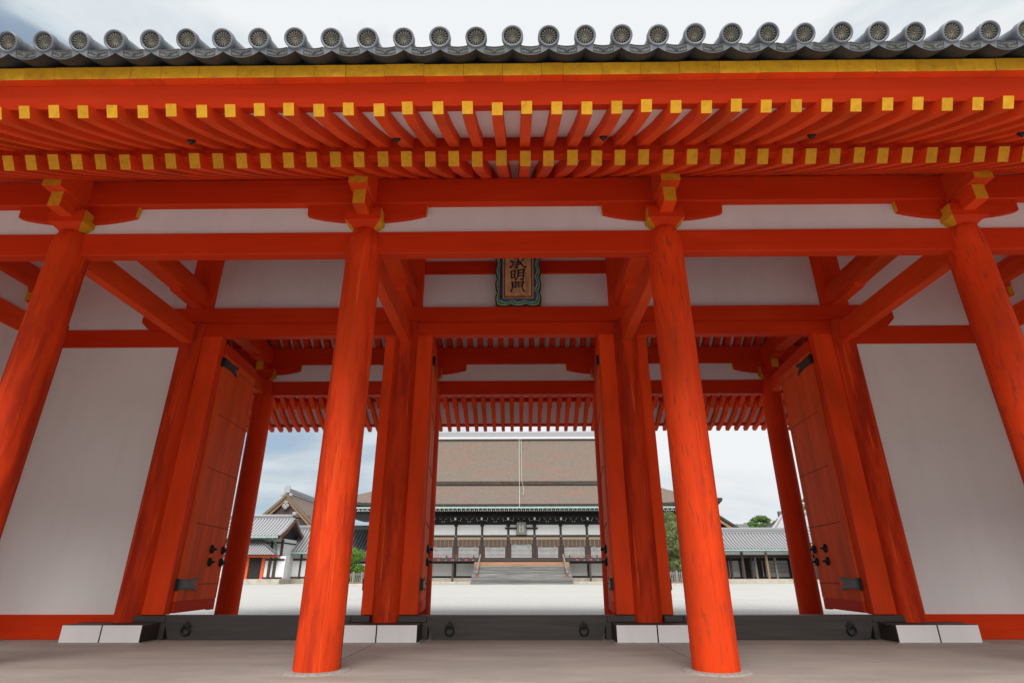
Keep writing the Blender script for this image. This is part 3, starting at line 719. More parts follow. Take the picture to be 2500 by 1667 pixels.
# ================================================================== name plaque over the central door
plq = thing('name_plaque', 'carved wooden name plaque with wavy green and blue frame and three black characters', 'plaque', (0.063, 11.36, 6.592))
PW = simple('plaque_wood', (0.55, 0.31, 0.16), 0.65, 0.28, (5, 5, 1.5)); PB = simple('plaque_blue', (0.015, 0.075, 0.26), 0.6, 0.3); PG = simple('plaque_green', (0.03, 0.22, 0.09), 0.6, 0.35, (6, 6, 6))
PD = simple('plaque_dark', (0.035, 0.014, 0.012), 0.6); PK = simple('plaque_ink', (0.018, 0.013, 0.010), 0.7); PGD = simple('plaque_gold', (0.60, 0.30, 0.04), 0.45, 0.25); PWL = simple('plaque_line', (0.60, 0.60, 0.48), 0.7)
H = 1.66
def wavy(hw, v0, v1, amp, per, ph=0.0, inner=False):
    pts = []
    def side(a, b, nrm, L_, horiz):
        n = max(2, round(L_ / per)); K = n * 10
        for i in range(K):
            t_ = i / K; w = abs(math.sin(math.pi * n * t_ + ph)); d = amp * (w ** 0.7) if not inner else amp * w
            p = (a[0] + (b[0] - a[0]) * t_ + nrm[0] * (d - amp), a[1] + (b[1] - a[1]) * t_ + nrm[1] * (d - amp)); pts.append(p)
    side((-hw, v0), (hw, v0), (0, -1), 2 * hw, 1); side((hw, v0), (hw, v1), (1, 0), v1 - v0, 0); side((hw, v1), (-hw, v1), (0, 1), 2 * hw, 1); side((-hw, v1), (-hw, v0), (-1, 0), v1 - v0, 0)
    return pts
def plate(name, pts, d0, d1, mat, parent):
    b = MB(); n = len(pts); b.poly([(p[0], -d0, p[1]) for p in pts] + [(p[0], -d1, p[1]) for p in pts], [tuple(range(n)), tuple(range(n, 2 * n))] + [(i, (i + 1) % n, n + (i + 1) % n, n + i) for i in range(n)])
    o = b.build(name, [mat]); o.parent = parent; return o
plate('back_board', wavy(0.515, 0.0, H, 0.035, 0.31), 0.0, 0.05, PD, plq)
plate('frame_edge', wavy(0.480, 0.035, H - 0.035, 0.045, 0.31), 0.05, 0.058, PWL, plq)
plate('green_frame', wavy(0.470, 0.045, H - 0.045, 0.045, 0.31), 0.058, 0.066, PG, plq)
plate('frame_line', wavy(0.430, 0.09, H - 0.09, 0.06, 0.31, inner=True), 0.066, 0.070, PWL, plq)
plate('blue_frame', wavy(0.420, 0.10, H - 0.10, 0.06, 0.31, inner=True), 0.070, 0.076, PB, plq)
def rect(hw, v0, v1): return [(-hw, v0), (hw, v0), (hw, v1), (-hw, v1)]
plate('dark_border', rect(0.352, 0.172, H - 0.172), 0.076, 0.081, PD, plq)
b = MB()
def bead(x, v):
    r = 0.014; b.poly([(x, -0.100, v)] + [(x + r * math.cos(q * 1.0472), -0.081, v + r * math.sin(q * 1.0472)) for q in range(6)], [(0, 1 + q, 1 + (q + 1) % 6) for q in range(6)], 0, True)
v = 0.188
while v < H - 0.18:
    bead(-0.336, v); bead(0.336, v); v += 0.026
x = -0.31
while x < 0.32:
    bead(x, 0.188); bead(x, H - 0.188); x += 0.026
o = b.build('gold_beading', [PGD]); o.parent = plq; o['kind'] = 'stuff'
plate('gold_band', rect(0.322, 0.205, H - 0.205), 0.081, 0.083, PGD, plq)
plate('inner_border', rect(0.312, 0.215, H - 0.215), 0.083, 0.085, PD, plq)
plate('panel', rect(0.290, 0.236, H - 0.236), 0.085, 0.097, PW, plq)
plate('panel_field', rect(0.250, 0.275, H - 0.275), 0.097, 0.100, PW, plq)
# brush characters (strokes traced as x, y of an enlarged view, y down)
def uv(p): return ((p[0] - 1003) * 0.00105, 1.129 * (1290 - p[1]) / 1010)
def strokes(name, ss, parent):
    b = MB()
    for st in ss:
        w0 = st[0]; P0 = [Vector(uv(p)) for p in st[1]]
        P = []
        for i in range(len(P0) - 1):
            for k in range(6): P.append(P0[i].lerp(P0[i + 1], k / 6))
        P.append(P0[-1])
        for _ in range(3): P = [P[0]] + [(P[i - 1] + P[i] * 2 + P[i + 1]) / 4 for i in range(1, len(P) - 1)] + [P[-1]]
        n = len(P); Lf, Rt = [], []
        for i, p in enumerate(P):
            d = (P[min(i + 1, n - 1)] - P[max(i - 1, 0)]).normalized(); t_ = i / (n - 1)
            w = w0 * 0.00105 * (0.5 + 0.10 * math.cos(t_ * 6.0)) * (1 - (t_ > 0.9) * 3 * (t_ - 0.9) * st[2])
            q = Vector((-d.y, d.x)); Lf.append(p + q * w); Rt.append(p - q * w)
        Lf[0] = Lf[0].lerp(Rt[0], 0.12); Rt[-1] = Rt[-1].lerp(Lf[-1], 0.12)
        for i in range(n - 1):
            a, c, d_, e_ = Lf[i], Lf[i + 1], Rt[i + 1], Rt[i]
            b.poly([(a.x, -0.108, a.y), (c.x, -0.108, c.y), (d_.x, -0.108, d_.y), (e_.x, -0.108, e_.y), (a.x, -0.099, a.y), (c.x, -0.099, c.y), (d_.x, -0.099, d_.y), (e_.x, -0.099, e_.y)], [(0, 1, 2, 3), (0, 4, 5, 1), (3, 2, 6, 7)])
        for e_ in (P[0], P[-1]) if st[2] < 0.5 else (P[0],):
            r = w0 * 0.00105 * 0.55; b.face([(e_.x + r * math.cos(q * 0.628), -0.1075, e_.y + r * math.sin(q * 0.628)) for q in range(10)])
    o = b.build(name, [PK]); o.parent = parent
strokes('character', [(34, [(900, 205), (1060, 190), (1010, 245)], 0.3), (36, [(905, 292), (1010, 284)], 0.3), (34, [(1070, 262), (1135, 310), (1075, 362)], 0.8), (34, [(1003, 240), (1003, 330), (1000, 420), (985, 505), (940, 488)], 0.8),
    (32, [(850, 362), (905, 372), (890, 440), (850, 500), (818, 465)], 1.0), (26, [(938, 395), (1035, 370)], 0.3), (26, [(925, 450), (1045, 418)], 0.3), (36, [(1040, 370), (1085, 440), (1135, 492), (1178, 478)], 0.9)], plq)
strokes('character', [(30, [(852, 575), (862, 715)], 0.1), (28, [(852, 585), (940, 552)], 0.1), (32, [(938, 555), (928, 705)], 0.1), (24, [(870, 643), (925, 632)], 0.1), (26, [(865, 712), (928, 695)], 0.1),
    (32, [(1005, 545), (1008, 640), (985, 720), (925, 755)], 0.9), (30, [(1005, 562), (1130, 530)], 0.1), (36, [(1128, 532), (1115, 650), (1108, 752), (1045, 728)], 0.8), (24, [(1015, 612), (1105, 598)], 0.1), (24, [(1015, 672), (1105, 660)], 0.1)], plq)
strokes('character', [(32, [(875, 800), (885, 890), (868, 950), (845, 992)], 0.2), (28, [(875, 812), (965, 792)], 0.1), (30, [(962, 795), (952, 905)], 0.2), (22, [(892, 855), (950, 842)], 0.1), (24, [(892, 905), (955, 892)], 0.1),
    (28, [(1005, 795), (1003, 895)], 0.2), (28, [(1005, 803), (1120, 785)], 0.1), (34, [(1118, 790), (1082, 880), (1100, 950), (1130, 992)], 0.2), (22, [(1015, 845), (1095, 838)], 0.1), (24, [(1010, 890), (1085, 884)], 0.1)], plq)
plq.rotation_euler = (R(12), 0, 0)

# ================================================================== THE MAIN HALL across the courtyard
HX = 0.487
hall = thing('main_hall', 'large palace hall with brown cypress bark roof, white walls and broad wooden stairs', 'hall', (HX, 96, -0.1))
def grid_sheet(b, fn, nu, nv, m=0, smooth=True):
    V = [fn(i / nu, j / nv) for j in range(nv + 1) for i in range(nu + 1)]
    b.poly(V, [(j * (nu + 1) + i, j * (nu + 1) + i + 1, (j + 1) * (nu + 1) + i + 1, (j + 1) * (nu + 1) + i) for j in range(nv) for i in range(nu)], m, smooth)
def lower_profile(v): return 90 + 6.6 * v, 11.27 + 3.95 * v - 0.35 * math.sin(math.pi * v)
def corner(u): return 0.85 * abs(2 * u - 1) ** 5
b = MB()
def lf(u, v):
    y, z = lower_profile(v); hw = 31 - 9.6 * v; return (HX + (2 * u - 1) * hw, y, z + corner(u) * (1 - v) ** 1.5)
def ls(sg):
    def f(u, v):
        z = lower_profile(v)[1]; y0 = 90 + 6.6 * v; y1 = 122 - 6.6 * v; return (HX + sg * (31 - 9.6 * v), y0 + (y1 - y0) * u, z + corner(u) * (1 - v) ** 1.5)
    return f
def lb(u, v): p = lf(u, v); return (p[0], 212 - p[1], p[2])
grid_sheet(b, lf, 40, 8); grid_sheet(b, lb, 40, 8)
for sg in (-1, 1): grid_sheet(b, ls(sg), 20, 8)
b.build('lower_roof', [BARK], hall, recalc=False)
b = MB()        # thick eave edge and dark soffit
def edge(f, dz0, dz1, push, m):
    def gfn(u, v):
        p = f(u, 0); k = dz0 + (dz1 - dz0) * v; return (p[0] + push[0] * v, p[1] + push[1] * v, p[2] + k)
    grid_sheet(b, gfn, 40, 1, m)
edge(lf, 0, -0.45, (0, 0.12), 0); edge(lb, 0, -0.45, (0, -0.12), 0)
for sg in (-1, 1): edge(ls(sg), 0, -0.45, (-0.12 * sg, 0), 0)
b.build('eave_edge', [BARKEDGE], hall, recalc=False)
b = MB()
def sof(u, v):
    p = lf(u, 0); hw = 31 - 8.2 * v; return (HX + (2 * u - 1) * (hw - 0.15), 90.12 + 4.6 * v, (p[2] - 0.50) * (1 - v) + 11.1 * v)
grid_sheet(b, sof, 40, 4)
for sg in (-1, 1):
    def sof2(u, v, sg=sg):
        p = ls(sg)(u, 0); y0 = 90.1 + 4.6 * v; y1 = 121.9 - 4.6 * v; return (HX + sg * (30.88 - 8.2 * v), y0 + (y1 - y0) * u, (p[2] - 0.5) * (1 - v) + 11.1 * v)
    grid_sheet(b, sof2, 20, 4)
b.build('eave_soffit', [BLWOOD], hall, recalc=False)
b = MB()
def upf(u, v): return (HX + (2 * u - 1) * 21.4, 96 + 8.0 * v, 15.6 + 8.75 * v - 0.55 * math.sin(math.pi * v))
grid_sheet(b, upf, 30, 10); grid_sheet(b, lambda u, v: (upf(u, v)[0], 212 - upf(u, v)[1], upf(u, v)[2]), 30, 10)
b.build('upper_roof', [BARK], hall, recalc=False)
b = MB(); b.box(HX - 21.4, HX + 21.4, 96.0, 96.5, 15.02, 15.58); b.box(HX - 21.4, HX + 21.4, 115.5, 116.0, 15.02, 15.58); b.build('roof_step', [BARKEDGE], hall)
for sg in (-1, 1):
    b = MB(); b.poly([(HX + sg * 20.6, 96.5, 15), (HX + sg * 20.6, 115.5, 15), (HX + sg * 20.6, 106, 24.0)], [(0, 1, 2)]); b.build('gable_wall', [DWOOD], hall)
b = MB(); b.cbox(HX - 21.5, HX + 21.5, 103.6, 104.1, 24.75, 25.75, 0.05); b.cbox(HX - 21.5, HX + 21.5, 103.6, 108.4, 24.30, 24.9, 0.04); b.build('ridge', [TILEMID], hall)
b = MB(); b.box(HX - 21.5, HX + 21.5, 103.42, 103.6, 24.42, 24.80); b.build('ridge_flashing', [simple('zinc', (0.55, 0.55, 0.57), 0.5)], hall)
b = MB(); b.tube([(HX + 0.05 - 0.3, 103.3, 24.6), (HX - 0.28, 99.8, 19.8), (HX - 0.28, 95.9, 15.75), (HX - 0.28, 95.85, 15.0), (HX - 0.28, 93, 13.15), (HX - 0.28, 89.9, 11.4), (HX - 0.28, 89.85, 10.8)], 0.03, 6)
b.build('cable', [OFFW], hall)
b = MB(); b.tube([(HX + 0.1, 103.3, 24.6), (HX + 0.15, 99.8, 19.78), (HX + 0.12, 95.9, 15.75), (HX + 0.3, 95.7, 14.9), (HX + 0.45, 94.4, 13.95), (HX + 0.3, 92.7, 13.0)], 0.022, 6); b.build('cable', [OFFW], hall)
# copper gutter
b = MB(); b.cbox(HX - 29.5, HX + 29.5, 89.82, 90.02, 10.58, 10.84, 0.03); b.build('gutter', [COPPER], hall)
# rafter ends, white
b = MB()
k = -85
for k in range(-86, 87):
    b.box(HX + 0.331 * k - 0.085, HX + 0.331 * k + 0.095, 91.0, 91.03, 10.30, 10.49)
    if k % 2 == 0: b.box(HX + 0.331 * k - 0.08, HX + 0.331 * k + 0.08, 90.30, 90.33, 10.42, 10.57)
o = b.build('rafter_ends', [CHALK], hall); o['kind'] = 'stuff'
b = MB()
for k in range(-86, 87): b.box(HX + 0.331 * k - 0.085, HX + 0.331 * k + 0.085, 91.032, 94.4, 10.36, 10.55)
o = b.build('rafters', [BLWOOD], hall); o['kind'] = 'stuff'
HC = [HX + 4.155 * (k - 5.5) for k in range(12)]
cm = MB(); cm.lathe([(0.20, 0.6), (0.19, 8.4)], 0, 0, 14); cm = cm.mesh('hall_column', [DWOOD])
bk = MB()       # bracket cluster over each column
bk.cbox(-0.30, 0.30, -0.30, 0.30, 8.30, 8.62, 0.02); bk.cbox(-0.85, 0.85, -0.10, 0.10, 8.63, 8.85, 0.03); bk.cbox(-0.12, 0.12, -1.9, 0.2, 8.86, 9.10, 0.02)
for q in (-0.75, 0, 0.75): bk.cbox(q - 0.16, q + 0.16, -0.17, 0.17, 8.86, 9.06, 0.02)
bk.cbox(-1.0, 1.0, -0.9, -0.72, 9.12, 9.32, 0.03)
for q in (-0.85, 0, 0.85): bk.cbox(q - 0.15, q + 0.15, -0.95, -0.66, 9.34, 9.52, 0.02)
bk = bk.mesh('bracket', [BLWOOD])
bw = MB(); bw.box(-0.15, 0.15, -1.93, -1.905, 9.12, 9.50); bw.box(-0.10, 0.10, -1.45, -1.42, 8.9, 9.05)
for q in (-0.85, 0.85):
    for r0, zz in ((0.0, 9.3), (0.12, 9.62), (-0.1, 9.0)): bw.box(q + (r0 if q > 0 else -r0) - 0.035, q + (r0 if q > 0 else -r0) + 0.035, -0.98, -0.955, zz, zz + 0.2)
for q in (-0.42, 0.42): bw.box(q - 0.1, q + 0.1, -0.94, -0.92, 9.14, 9.18)
for q in (-0.34, 0.34): bw.box(q - 0.03, q + 0.03, -0.335, -0.31, 8.32, 8.55)
bw = bw.mesh('bracket_ends', [OFFW])
ib = MB()
for q in (-1, 1):
    ib.box(q * 0.22 - 0.03, q * 0.22 + 0.03, -0.42, -0.40, 9.0, 9.16); ib.box(q * 0.40 - 0.09, q * 0.40 + 0.09, -0.42, -0.40, 9.38, 9.43); ib.box(q * 0.55 - 0.025, q * 0.55 + 0.025, -0.42, -0.40, 9.45, 9.58); ib.box(q * 0.12 - 0.08, q * 0.12 + 0.08, -0.42, -0.40, 8.94, 8.98)
ib = ib.mesh('intermediate_bracket', [OFFW])
for k, x in enumerate(HC):
    link('hall_column', cm, hall, (x, 94.5, 0)); o = link('bracket', bk, hall, (x, 94.5, 0)); c = link('bracket_ends', bw, o, None); c['kind'] = 'stuff'; c.matrix_parent_inverse = Matrix(); c.location = (0, 0, 0)
    if k < 11: tag(link('intermediate_bracket', ib, hall, (x + 2.0775, 94.5, 0)), kind='stuff')
b = MB(); b.cbox(HC[0] - 0.3, HC[-1] + 0.3, 94.42, 94.9, 8.55, 10.9, 0.02); b.build('frieze_wall', [BLWOOD], hall)
b = MB(); b.cbox(HC[0] - 0.6, HC[-1] + 0.6, 93.4, 93.6, 9.54, 9.85, 0.02); b.build('eave_beam', [BLWOOD], hall)
b = MB(); b.cbox(HC[0] - 0.3, HC[-1] + 0.3, 94.24, 94.62, 6.67, 7.0, 0.02); b.build('wall_beam', [DWOODX], hall)
b = MB(); b.cbox(HC[0] - 0.3, HC[-1] + 0.3, 94.24, 94.62, 3.05, 3.66, 0.02); b.build('sill_beam', [DWOODX], hall)
# panels between the columns
lat = {}
def lattice(h):
    if h in lat: return lat[h]
    m = MB(); W = 3.52; nx = 20; nz = max(3, round(h / 0.178))
    for i in range(nx + 1):
        x = -W / 2 + W * i / nx; m.box(x - 0.024, x + 0.024, -0.02, 0.02, 0, h)
    for j in range(nz + 1):
        z = h * j / nz; m.box(-W / 2, W / 2, -0.016, 0.016, max(0, z - 0.024), min(h, z + 0.024))
    lat[h] = m.mesh('lattice_screen', [DWOODX]); return lat[h]
pp = MB(); pp.box(-1.78, 1.78, -0.022, 0.0, 3.66, 5.8); pp = pp.mesh('paper_panel', [PAPER])
wp = MB(); wp.box(-1.92, 1.92, -0.03, 0.03, 7.0, 8.56); wp = wp.mesh('wall_panel', [HWHITE])
ug = MB(); ug.box(-1.92, 1.92, -0.03, 0.03, 1.0, 2.9); ug = ug.mesh('wall_panel', [HWHITE])
jb = MB(); jb.cbox(-0.16, 0.16, -0.1, 0.1, 3.66, 6.67, 0.01); jb = jb.mesh('jamb', [DWOOD])
def blind(z0):
    m = MB(); m.box(-1.84, 1.84, -0.03, 0.0, z0, 6.31, 0); m.box(-1.86, 1.86, -0.05, 0.0, 6.31, 6.66, 1)
    for q in range(6): m.box(-1.6 + 0.64 * q - 0.022, -1.6 + 0.64 * q + 0.022, -0.036, -0.028, z0, 6.31, 1)
    for q in range(20):
        for z in range(int((6.25 - z0) / 0.13)): m.box(-1.75 + 0.184 * q - 0.03, -1.75 + 0.184 * q + 0.03, -0.034, -0.03, z0 + 0.08 + z * 0.13, z0 + 0.13 + z * 0.13, 2)
    return m.mesh('blind', [BLIND, BLINDT, OFFBL])
OFFBL = simple('blind_weave', (0.24, 0.17, 0.14), 0.8)
bl1, bl2 = blind(5.31), blind(5.67)
hk = MB()
for q in (-1.1, 1.1): hk.prism([(q - 0.12, -0.02), (q + 0.12, -0.02), (q + 0.07, -0.42), (q - 0.07, -0.42)], 'y', -0.08, -0.055)
hk = hk.mesh('blind_hooks', [simple('grey_brass', (0.35, 0.34, 0.33), 0.5)])
for k in range(11):
    x = HC[k] + 2.0775; ctr = k == 5; zt = 5.67 if ctr else 5.31
    link('wall_panel', wp, hall, (x, 94.5, 0)); link('wall_panel', ug, hall, (x, 94.6, 0))
    sc_ = link('lattice_screen', lattice(zt - 3.66), hall, (x, 94.45, 3.66)); link('paper_panel', pp, hall, (x, 94.5, 0))
    bl = link('blind', bl2 if ctr else bl1, hall, (x, 94.32, 0)); tag(link('blind_hooks', hk, hall, (x, 94.3, zt)), kind='stuff')
for x in HC:
    for q in (-0.30, 0.30): link('jamb', jb, hall, (x + q, 94.44, 0))
b = MB()
for x in HC[1:-1]:
    for z in (6.84, 3.36): b.lathe([(0.10, z - 0.1), (0.10, z + 0.1)], x, 94.22, 10)
o = b.build('nail_covers', [simple('nail_silver', (0.40, 0.38, 0.36), 0.4)], hall); o['kind'] = 'stuff'
# veranda, its posts and railing, foundation
b = MB(); b.cbox(HC[0] - 2.6, HC[-1] + 2.6, 91.5, 94.6, 3.05, 3.45, 0.02); b.build('veranda', [DWOODX], hall)
b = MB(); b.cbox(HC[0] - 2.5, HC[-1] + 2.5, 91.9, 92.1, 2.74, 3.05, 0.02); b.build('veranda_beam', [BLWOOD], hall)
vp = MB(); vp.cbox(-0.14, 0.14, -0.14, 0.14, 0.15, 2.74, 0.01); vp = vp.mesh('veranda_post', [DWOOD]); vp2 = MB(); vp2.cbox(-0.17, 0.17, -0.14, 0.14, 0.8, 2.9, 0.01); vp2 = vp2.mesh('underfloor_post', [BLWOOD])
for x in HC:
    if not (-7.2 < x - HX < 7.2): link('veranda_post', vp, hall, (x - 0.05, 92, 0))
    link('underfloor_post', vp2, hall, (x, 94.5, 0))
b = MB(); b.cbox(HC[0] - 0.4, HC[-1] + 0.4, 94.3, 94.7, 0.76, 1.02, 0.02); b.build('ground_beam', [BLWOOD], hall)
b = MB(); b.cbox(HC[0] - 2, HC[-1] + 2, 93.6, 120, -0.1, 0.74, 0.03); b.cbox(HC[0] - 2.6, HC[-1] + 2.6, 91.0, 93.6, -0.1, 0.24, 0.03); b.build('stone_base', [STONE], hall)
for sg in (-1, 1):
    x0, x1 = sorted((HX + sg * 6.25, HX + sg * 25.2))
    r_ = thing_r = None
    b = MB(); b.cbox(x0, x1, 91.56, 91.66, 3.88, 3.97, 0.02); b.box(x0, x1, 91.58, 91.64, 3.66, 3.71); rl = b.build('railing', [REDW], hall)
    x = x0 + 1.0 if sg > 0 else x1 - 1.0
    while x0 < x < x1:
        b = MB(); b.box(x - 0.09, x + 0.09, 91.52, 91.7, 3.45, 3.9); b.build('railing_post', [DWOOD], rl); x += sg * 4.155
    x = HX + sg * 8.4; i = 0
    b = MB(); c = MB()
    while abs(x - HX) < 25:
        V = [(x, 91.44, 3.24)] + [(x + 0.24 * math.cos(q * math.pi / 6), 91.49, 3.24 + 0.125 * math.sin(q * math.pi / 6)) for q in range(12)]
        bb = MB(); bb.poly(V, [(0, 1 + q, 1 + (q + 1) % 12) for q in range(12)]); bb.build('crimson_boss', [PINK], hall)
        c.box(x + 1.04 - 0.09, x + 1.04 + 0.09, 91.45, 91.495, 3.17, 3.30)
        for q, m in ((-0.35, 0), (0.65, 1)): b.box(x + q - 0.16, x + q + 0.16, 91.44, 91.47, 3.52, 3.58, m)
        x += sg * 2.0775
    o = b.build('railing_ends', [PINK, GREYPOST], hall); o['kind'] = 'stuff'
    o = c.build('small_bosses', [simple('pale_crimson', (0.45, 0.2, 0.2), 0.6)], hall); o['kind'] = 'stuff'
# stairs
NS = 17
for k in range(NS):
    t_ = k / (NS - 1); y = 88.0 + 3.5 * k / NS; z0 = -0.1 + 3.06 * k / NS; z1 = -0.1 + 3.06 * (k + 1) / NS
    hw = 7.46 - 0.30 * t_
    b = MB(); b.cbox(HX - hw, HX + hw, y, y + 3.5 / NS + 0.06, z1 - 0.075, z1, 0.012); b.box(HX - hw + 0.1, HX + hw - 0.1, y + 0.05, y + 0.09, z0 - 0.03, z1 - 0.078)
    st = b.build('step', [ORANGEW if k >= NS - 3 else GREYW], hall)
for sg in (-1, 1):
    b = MB(); b.tube([(HX + sg * 6.25, 91.4, 3.98), (HX + sg * 6.4, 90.4, 3.0), (HX + sg * 6.5, 89.2, 1.95), (HX + sg * 6.6, 88.4, 1.35)], 0.12, 8); b.build('stair_rail', [GREYPOST], hall)
    b = MB(); b.lathe([(0.15, 0.2), (0.15, 1.9), (0.19, 1.95), (0.19, 2.1), (0.12, 2.2), (0.0, 2.24)], HX + sg * 6.52, 89.0, 12); b.build('stair_post', [wood('cypress_post', (0.36, 0.15, 0.09), 'z', 0.7, 0.4)], hall)
    b = MB(); b.cbox(HX + sg * 6.23 - 0.1, HX + sg * 6.23 + 0.1, 91.3, 91.5, 2.9, 4.1, 0.01); b.build('stair_post', [REDW], hall)
# hall plaque: rests on the hall, own thing
hp = thing('hall_plaque', 'small grey carved plaque with three characters hung above the far hall stairs', 'plaque', (HX, 94.0, 6.96))
hp.rotation_euler = (R(8), 0, 0)
PGREY = simple('plaque_pewter', (0.27, 0.27, 0.26), 0.6, 0.35, (3, 3, 3))
b = MB(); pts = wavy(0.80, 0.0, 2.03, 0.06, 0.32); n = len(pts); b.poly([(p[0], 0, p[1]) for p in pts] + [(p[0], -0.08, p[1]) for p in pts], [tuple(range(n)), tuple(range(n, 2 * n))] + [(i, (i + 1) % n, n + (i + 1) % n, n + i) for i in range(n)]); o = b.build('frame', [DWOODX]); o.parent = hp
b = MB(); pts = wavy(0.72, 0.09, 1.94, 0.07, 0.32); n = len(pts); b.poly([(p[0], -0.08, p[1]) for p in pts] + [(p[0], -0.12, p[1]) for p in pts], [tuple(range(n)), tuple(range(n, 2 * n))] + [(i, (i + 1) % n, n + (i + 1) % n, n + i) for i in range(n)]); o = b.build('carved_border', [PGREY]); o.parent = hp
b = MB(); b.cbox(-0.40, 0.40, -0.14, -0.12, 0.36, 1.68, 0.005); o = b.build('border', [DWOODX]); o.parent = hp
b = MB(); b.cbox(-0.34, 0.34, -0.16, -0.14, 0.42, 1.62, 0.005); o = b.build('panel', [OFFW]); o.parent = hp
for i, ch in enumerate('紫宸殿'):
    cu = bpy.data.curves.new('character', 'FONT'); cu.body = ch; cu.size = 0.42; cu.align_x = 'CENTER'; cu.offset = 0.004; cu.extrude = 0.004
    t_o = bpy.data.objects.new('character_text', cu); COL.objects.link(t_o)
    dg = bpy.context.evaluated_depsgraph_get(); me = bpy.data.meshes.new_from_object(t_o.evaluated_get(dg)); bpy.data.objects.remove(t_o)
    me.materials.clear(); me.materials.append(PK)
    o = bpy.data.objects.new('character', me); COL.objects.link(o); o.parent = hp; o.location = (0, -0.166, 1.24 - 0.385 * i); o.rotation_euler = (R(90), 0, 0)
b = MB(); b.cbox(HX - 2.6, HX + 2.6, 94.14, 94.26, 7.86, 8.13, 0.01); b.build('plaque_beam', [BLWOOD], hall)

# ================================================================== tiled roofs in the background
def tiled_slope(b, x0, x1, ye, ze, yr, zr, pitch=0.52, r=0.13, sag=0.25, x0t=None, x1t=None, mc=0, mp_=1):
    """rows of cover tiles from the eave (ye, ze) to the ridge (yr, zr); x0t/x1t: extent at the ridge when hipped"""
    x0t = x0 if x0t is None else x0t; x1t = x1 if x1t is None else x1t
    def P(x, t_): return (x, ye + (yr - ye) * t_, ze + (zr - ze) * t_ - sag * math.sin(math.pi * t_))
    K = 5
    V = []
    for k in range(K + 1):
        t_ = k / K; V += [P(x0 + (x0t - x0) * t_, t_), P(x1 + (x1t - x1) * t_, t_)]
    b.poly(V, [(2 * k, 2 * k + 1, 2 * k + 3, 2 * k + 2) for k in range(K)], mp_)
    n = int((x1 - x0) / pitch)
    for i in range(n + 1):
        x = x0 + (x1 - x0 - n * pitch) / 2 + i * pitch
        t0, t1 = 0.0, 1.0
        if x < x0t: t1 = min(t1, max(0.02, (x - x0) / (x0t - x0)))
        if x > x1t: t1 = min(t1, max(0.02, (x1 - x) / (x1 - x1t)))
        V = []
        for k in range(K + 1):
            t_ = t1 * k / K; p = P(x, t_)
            for q in range(5):
                a = math.pi * q / 4; V.append((p[0] + r * math.cos(a), p[1], p[2] + r * 0.95 * math.sin(a)))
        b.poly(V, [(k * 5 + q, k * 5 + q + 1, (k + 1) * 5 + q + 1, (k + 1) * 5 + q) for k in range(K) for q in range(4)], mc, True)
        b.face([V[q] for q in range(5)], mc)
def dots(parent, x0, x1, y, z, pitch, w, name='rafter_ends'):
    b = MB(); x = x0
    while x < x1: b.box(x - w / 2, x + w / 2, y, y + 0.03, z, z + w); x += pitch
    o = b.build(name, [OFFW], parent); o['kind'] = 'stuff'
def boxpart(parent, name, mat, *a, c=0.02):
    b = MB(); b.cbox(*a, c); return b.build(name, [mat], parent)
def ridge_part(parent, x0, x1, y, z0, z1, w=0.5):
    b = MB(); b.cbox(x0, x1, y - w / 2, y + w / 2, z0, z1 - 0.22, 0.02); b.cbox(x0, x1, y - w / 2 - 0.07, y + w / 2 + 0.07, z0 + (z1 - z0) * 0.42, z0 + (z1 - z0) * 0.50, 0.01); o = b.build('ridge', [TILEMID], parent)
    b = MB(); pr3 = [(y + w * 0.42 * math.cos(math.pi * q / 6), z1 - 0.22 + 0.22 * math.sin(math.pi * q / 6)) for q in range(7)]; b.prism(pr3, 'x', x0 - 0.1, x1 + 0.1, smooth=True); b.build('ridge_cap', [TILEFAR], o)

# left: gatehouse with a gable end
lg = thing('tiled_gatehouse', 'grey tiled gatehouse with curved gable end and orange door frame, left of the courtyard', 'gatehouse', (-47, 97, -0.1))
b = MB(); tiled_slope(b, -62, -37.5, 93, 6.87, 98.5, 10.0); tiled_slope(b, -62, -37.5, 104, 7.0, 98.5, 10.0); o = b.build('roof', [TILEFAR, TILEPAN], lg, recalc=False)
ridge_part(lg, -62, -37.7, 98.5, 9.9, 10.6)
b = MB()
for k in range(12):     # verge tiles along the gable
    t_ = k / 11
    for ye in (93, 104):
        y = ye + (98.5 - ye) * t_; z = 6.95 + 3.1 * t_ - 0.25 * math.sin(math.pi * t_); b.cbox(-37.75, -37.2, y - 0.2, y + 0.2, z, z + 0.22, 0.05)
o = b.build('verge_tiles', [TILEFAR], lg); o['kind'] = 'stuff'
b = MB(); prof = []
for k in range(13):
    t_ = k / 12; prof.append((93 + 11 * t_, 6.75 + 3.05 * (1 - abs(2 * t_ - 1)) - 0.25 * math.sin(math.pi * (1 - abs(2 * t_ - 1)))))
b.prism(prof + [(y, z - 0.45) for y, z in reversed(prof)], 'x', -37.35, -37.2); b.build('bargeboard', [REDW], lg)
boxpart(lg, 'ridge_ornament', TILEFAR, -37.9, -37.25, 98.0, 99.0, 10.4, 11.0, c=0.1)
b = MB(); b.prism([(94, 6.6), (103, 6.6), (98.5, 9.4)], 'x', -38.3, -38.2); b.build('gable_wall', [BLWOOD], lg)
b = MB(); b.cbox(-62, -37.6, 92.85, 93.0, 6.55, 6.82, 0.02); b.build('gutter', [COPPER], lg)
b = MB(); b.tube([(-38.6, 93, 6.6), (-38.7, 94.6, 6.0), (-38.6, 95.3, 5.7), (-38.6, 95.3, 4.4)], 0.13, 8); b.build('downpipe', [COPPER], lg)
dots(lg, -61, -38, 94.2, 6.42, 0.36, 0.14)
boxpart(lg, 'eave_soffit', BLWOOD, -62, -37.8, 93.1, 103.9, 6.58, 6.66)
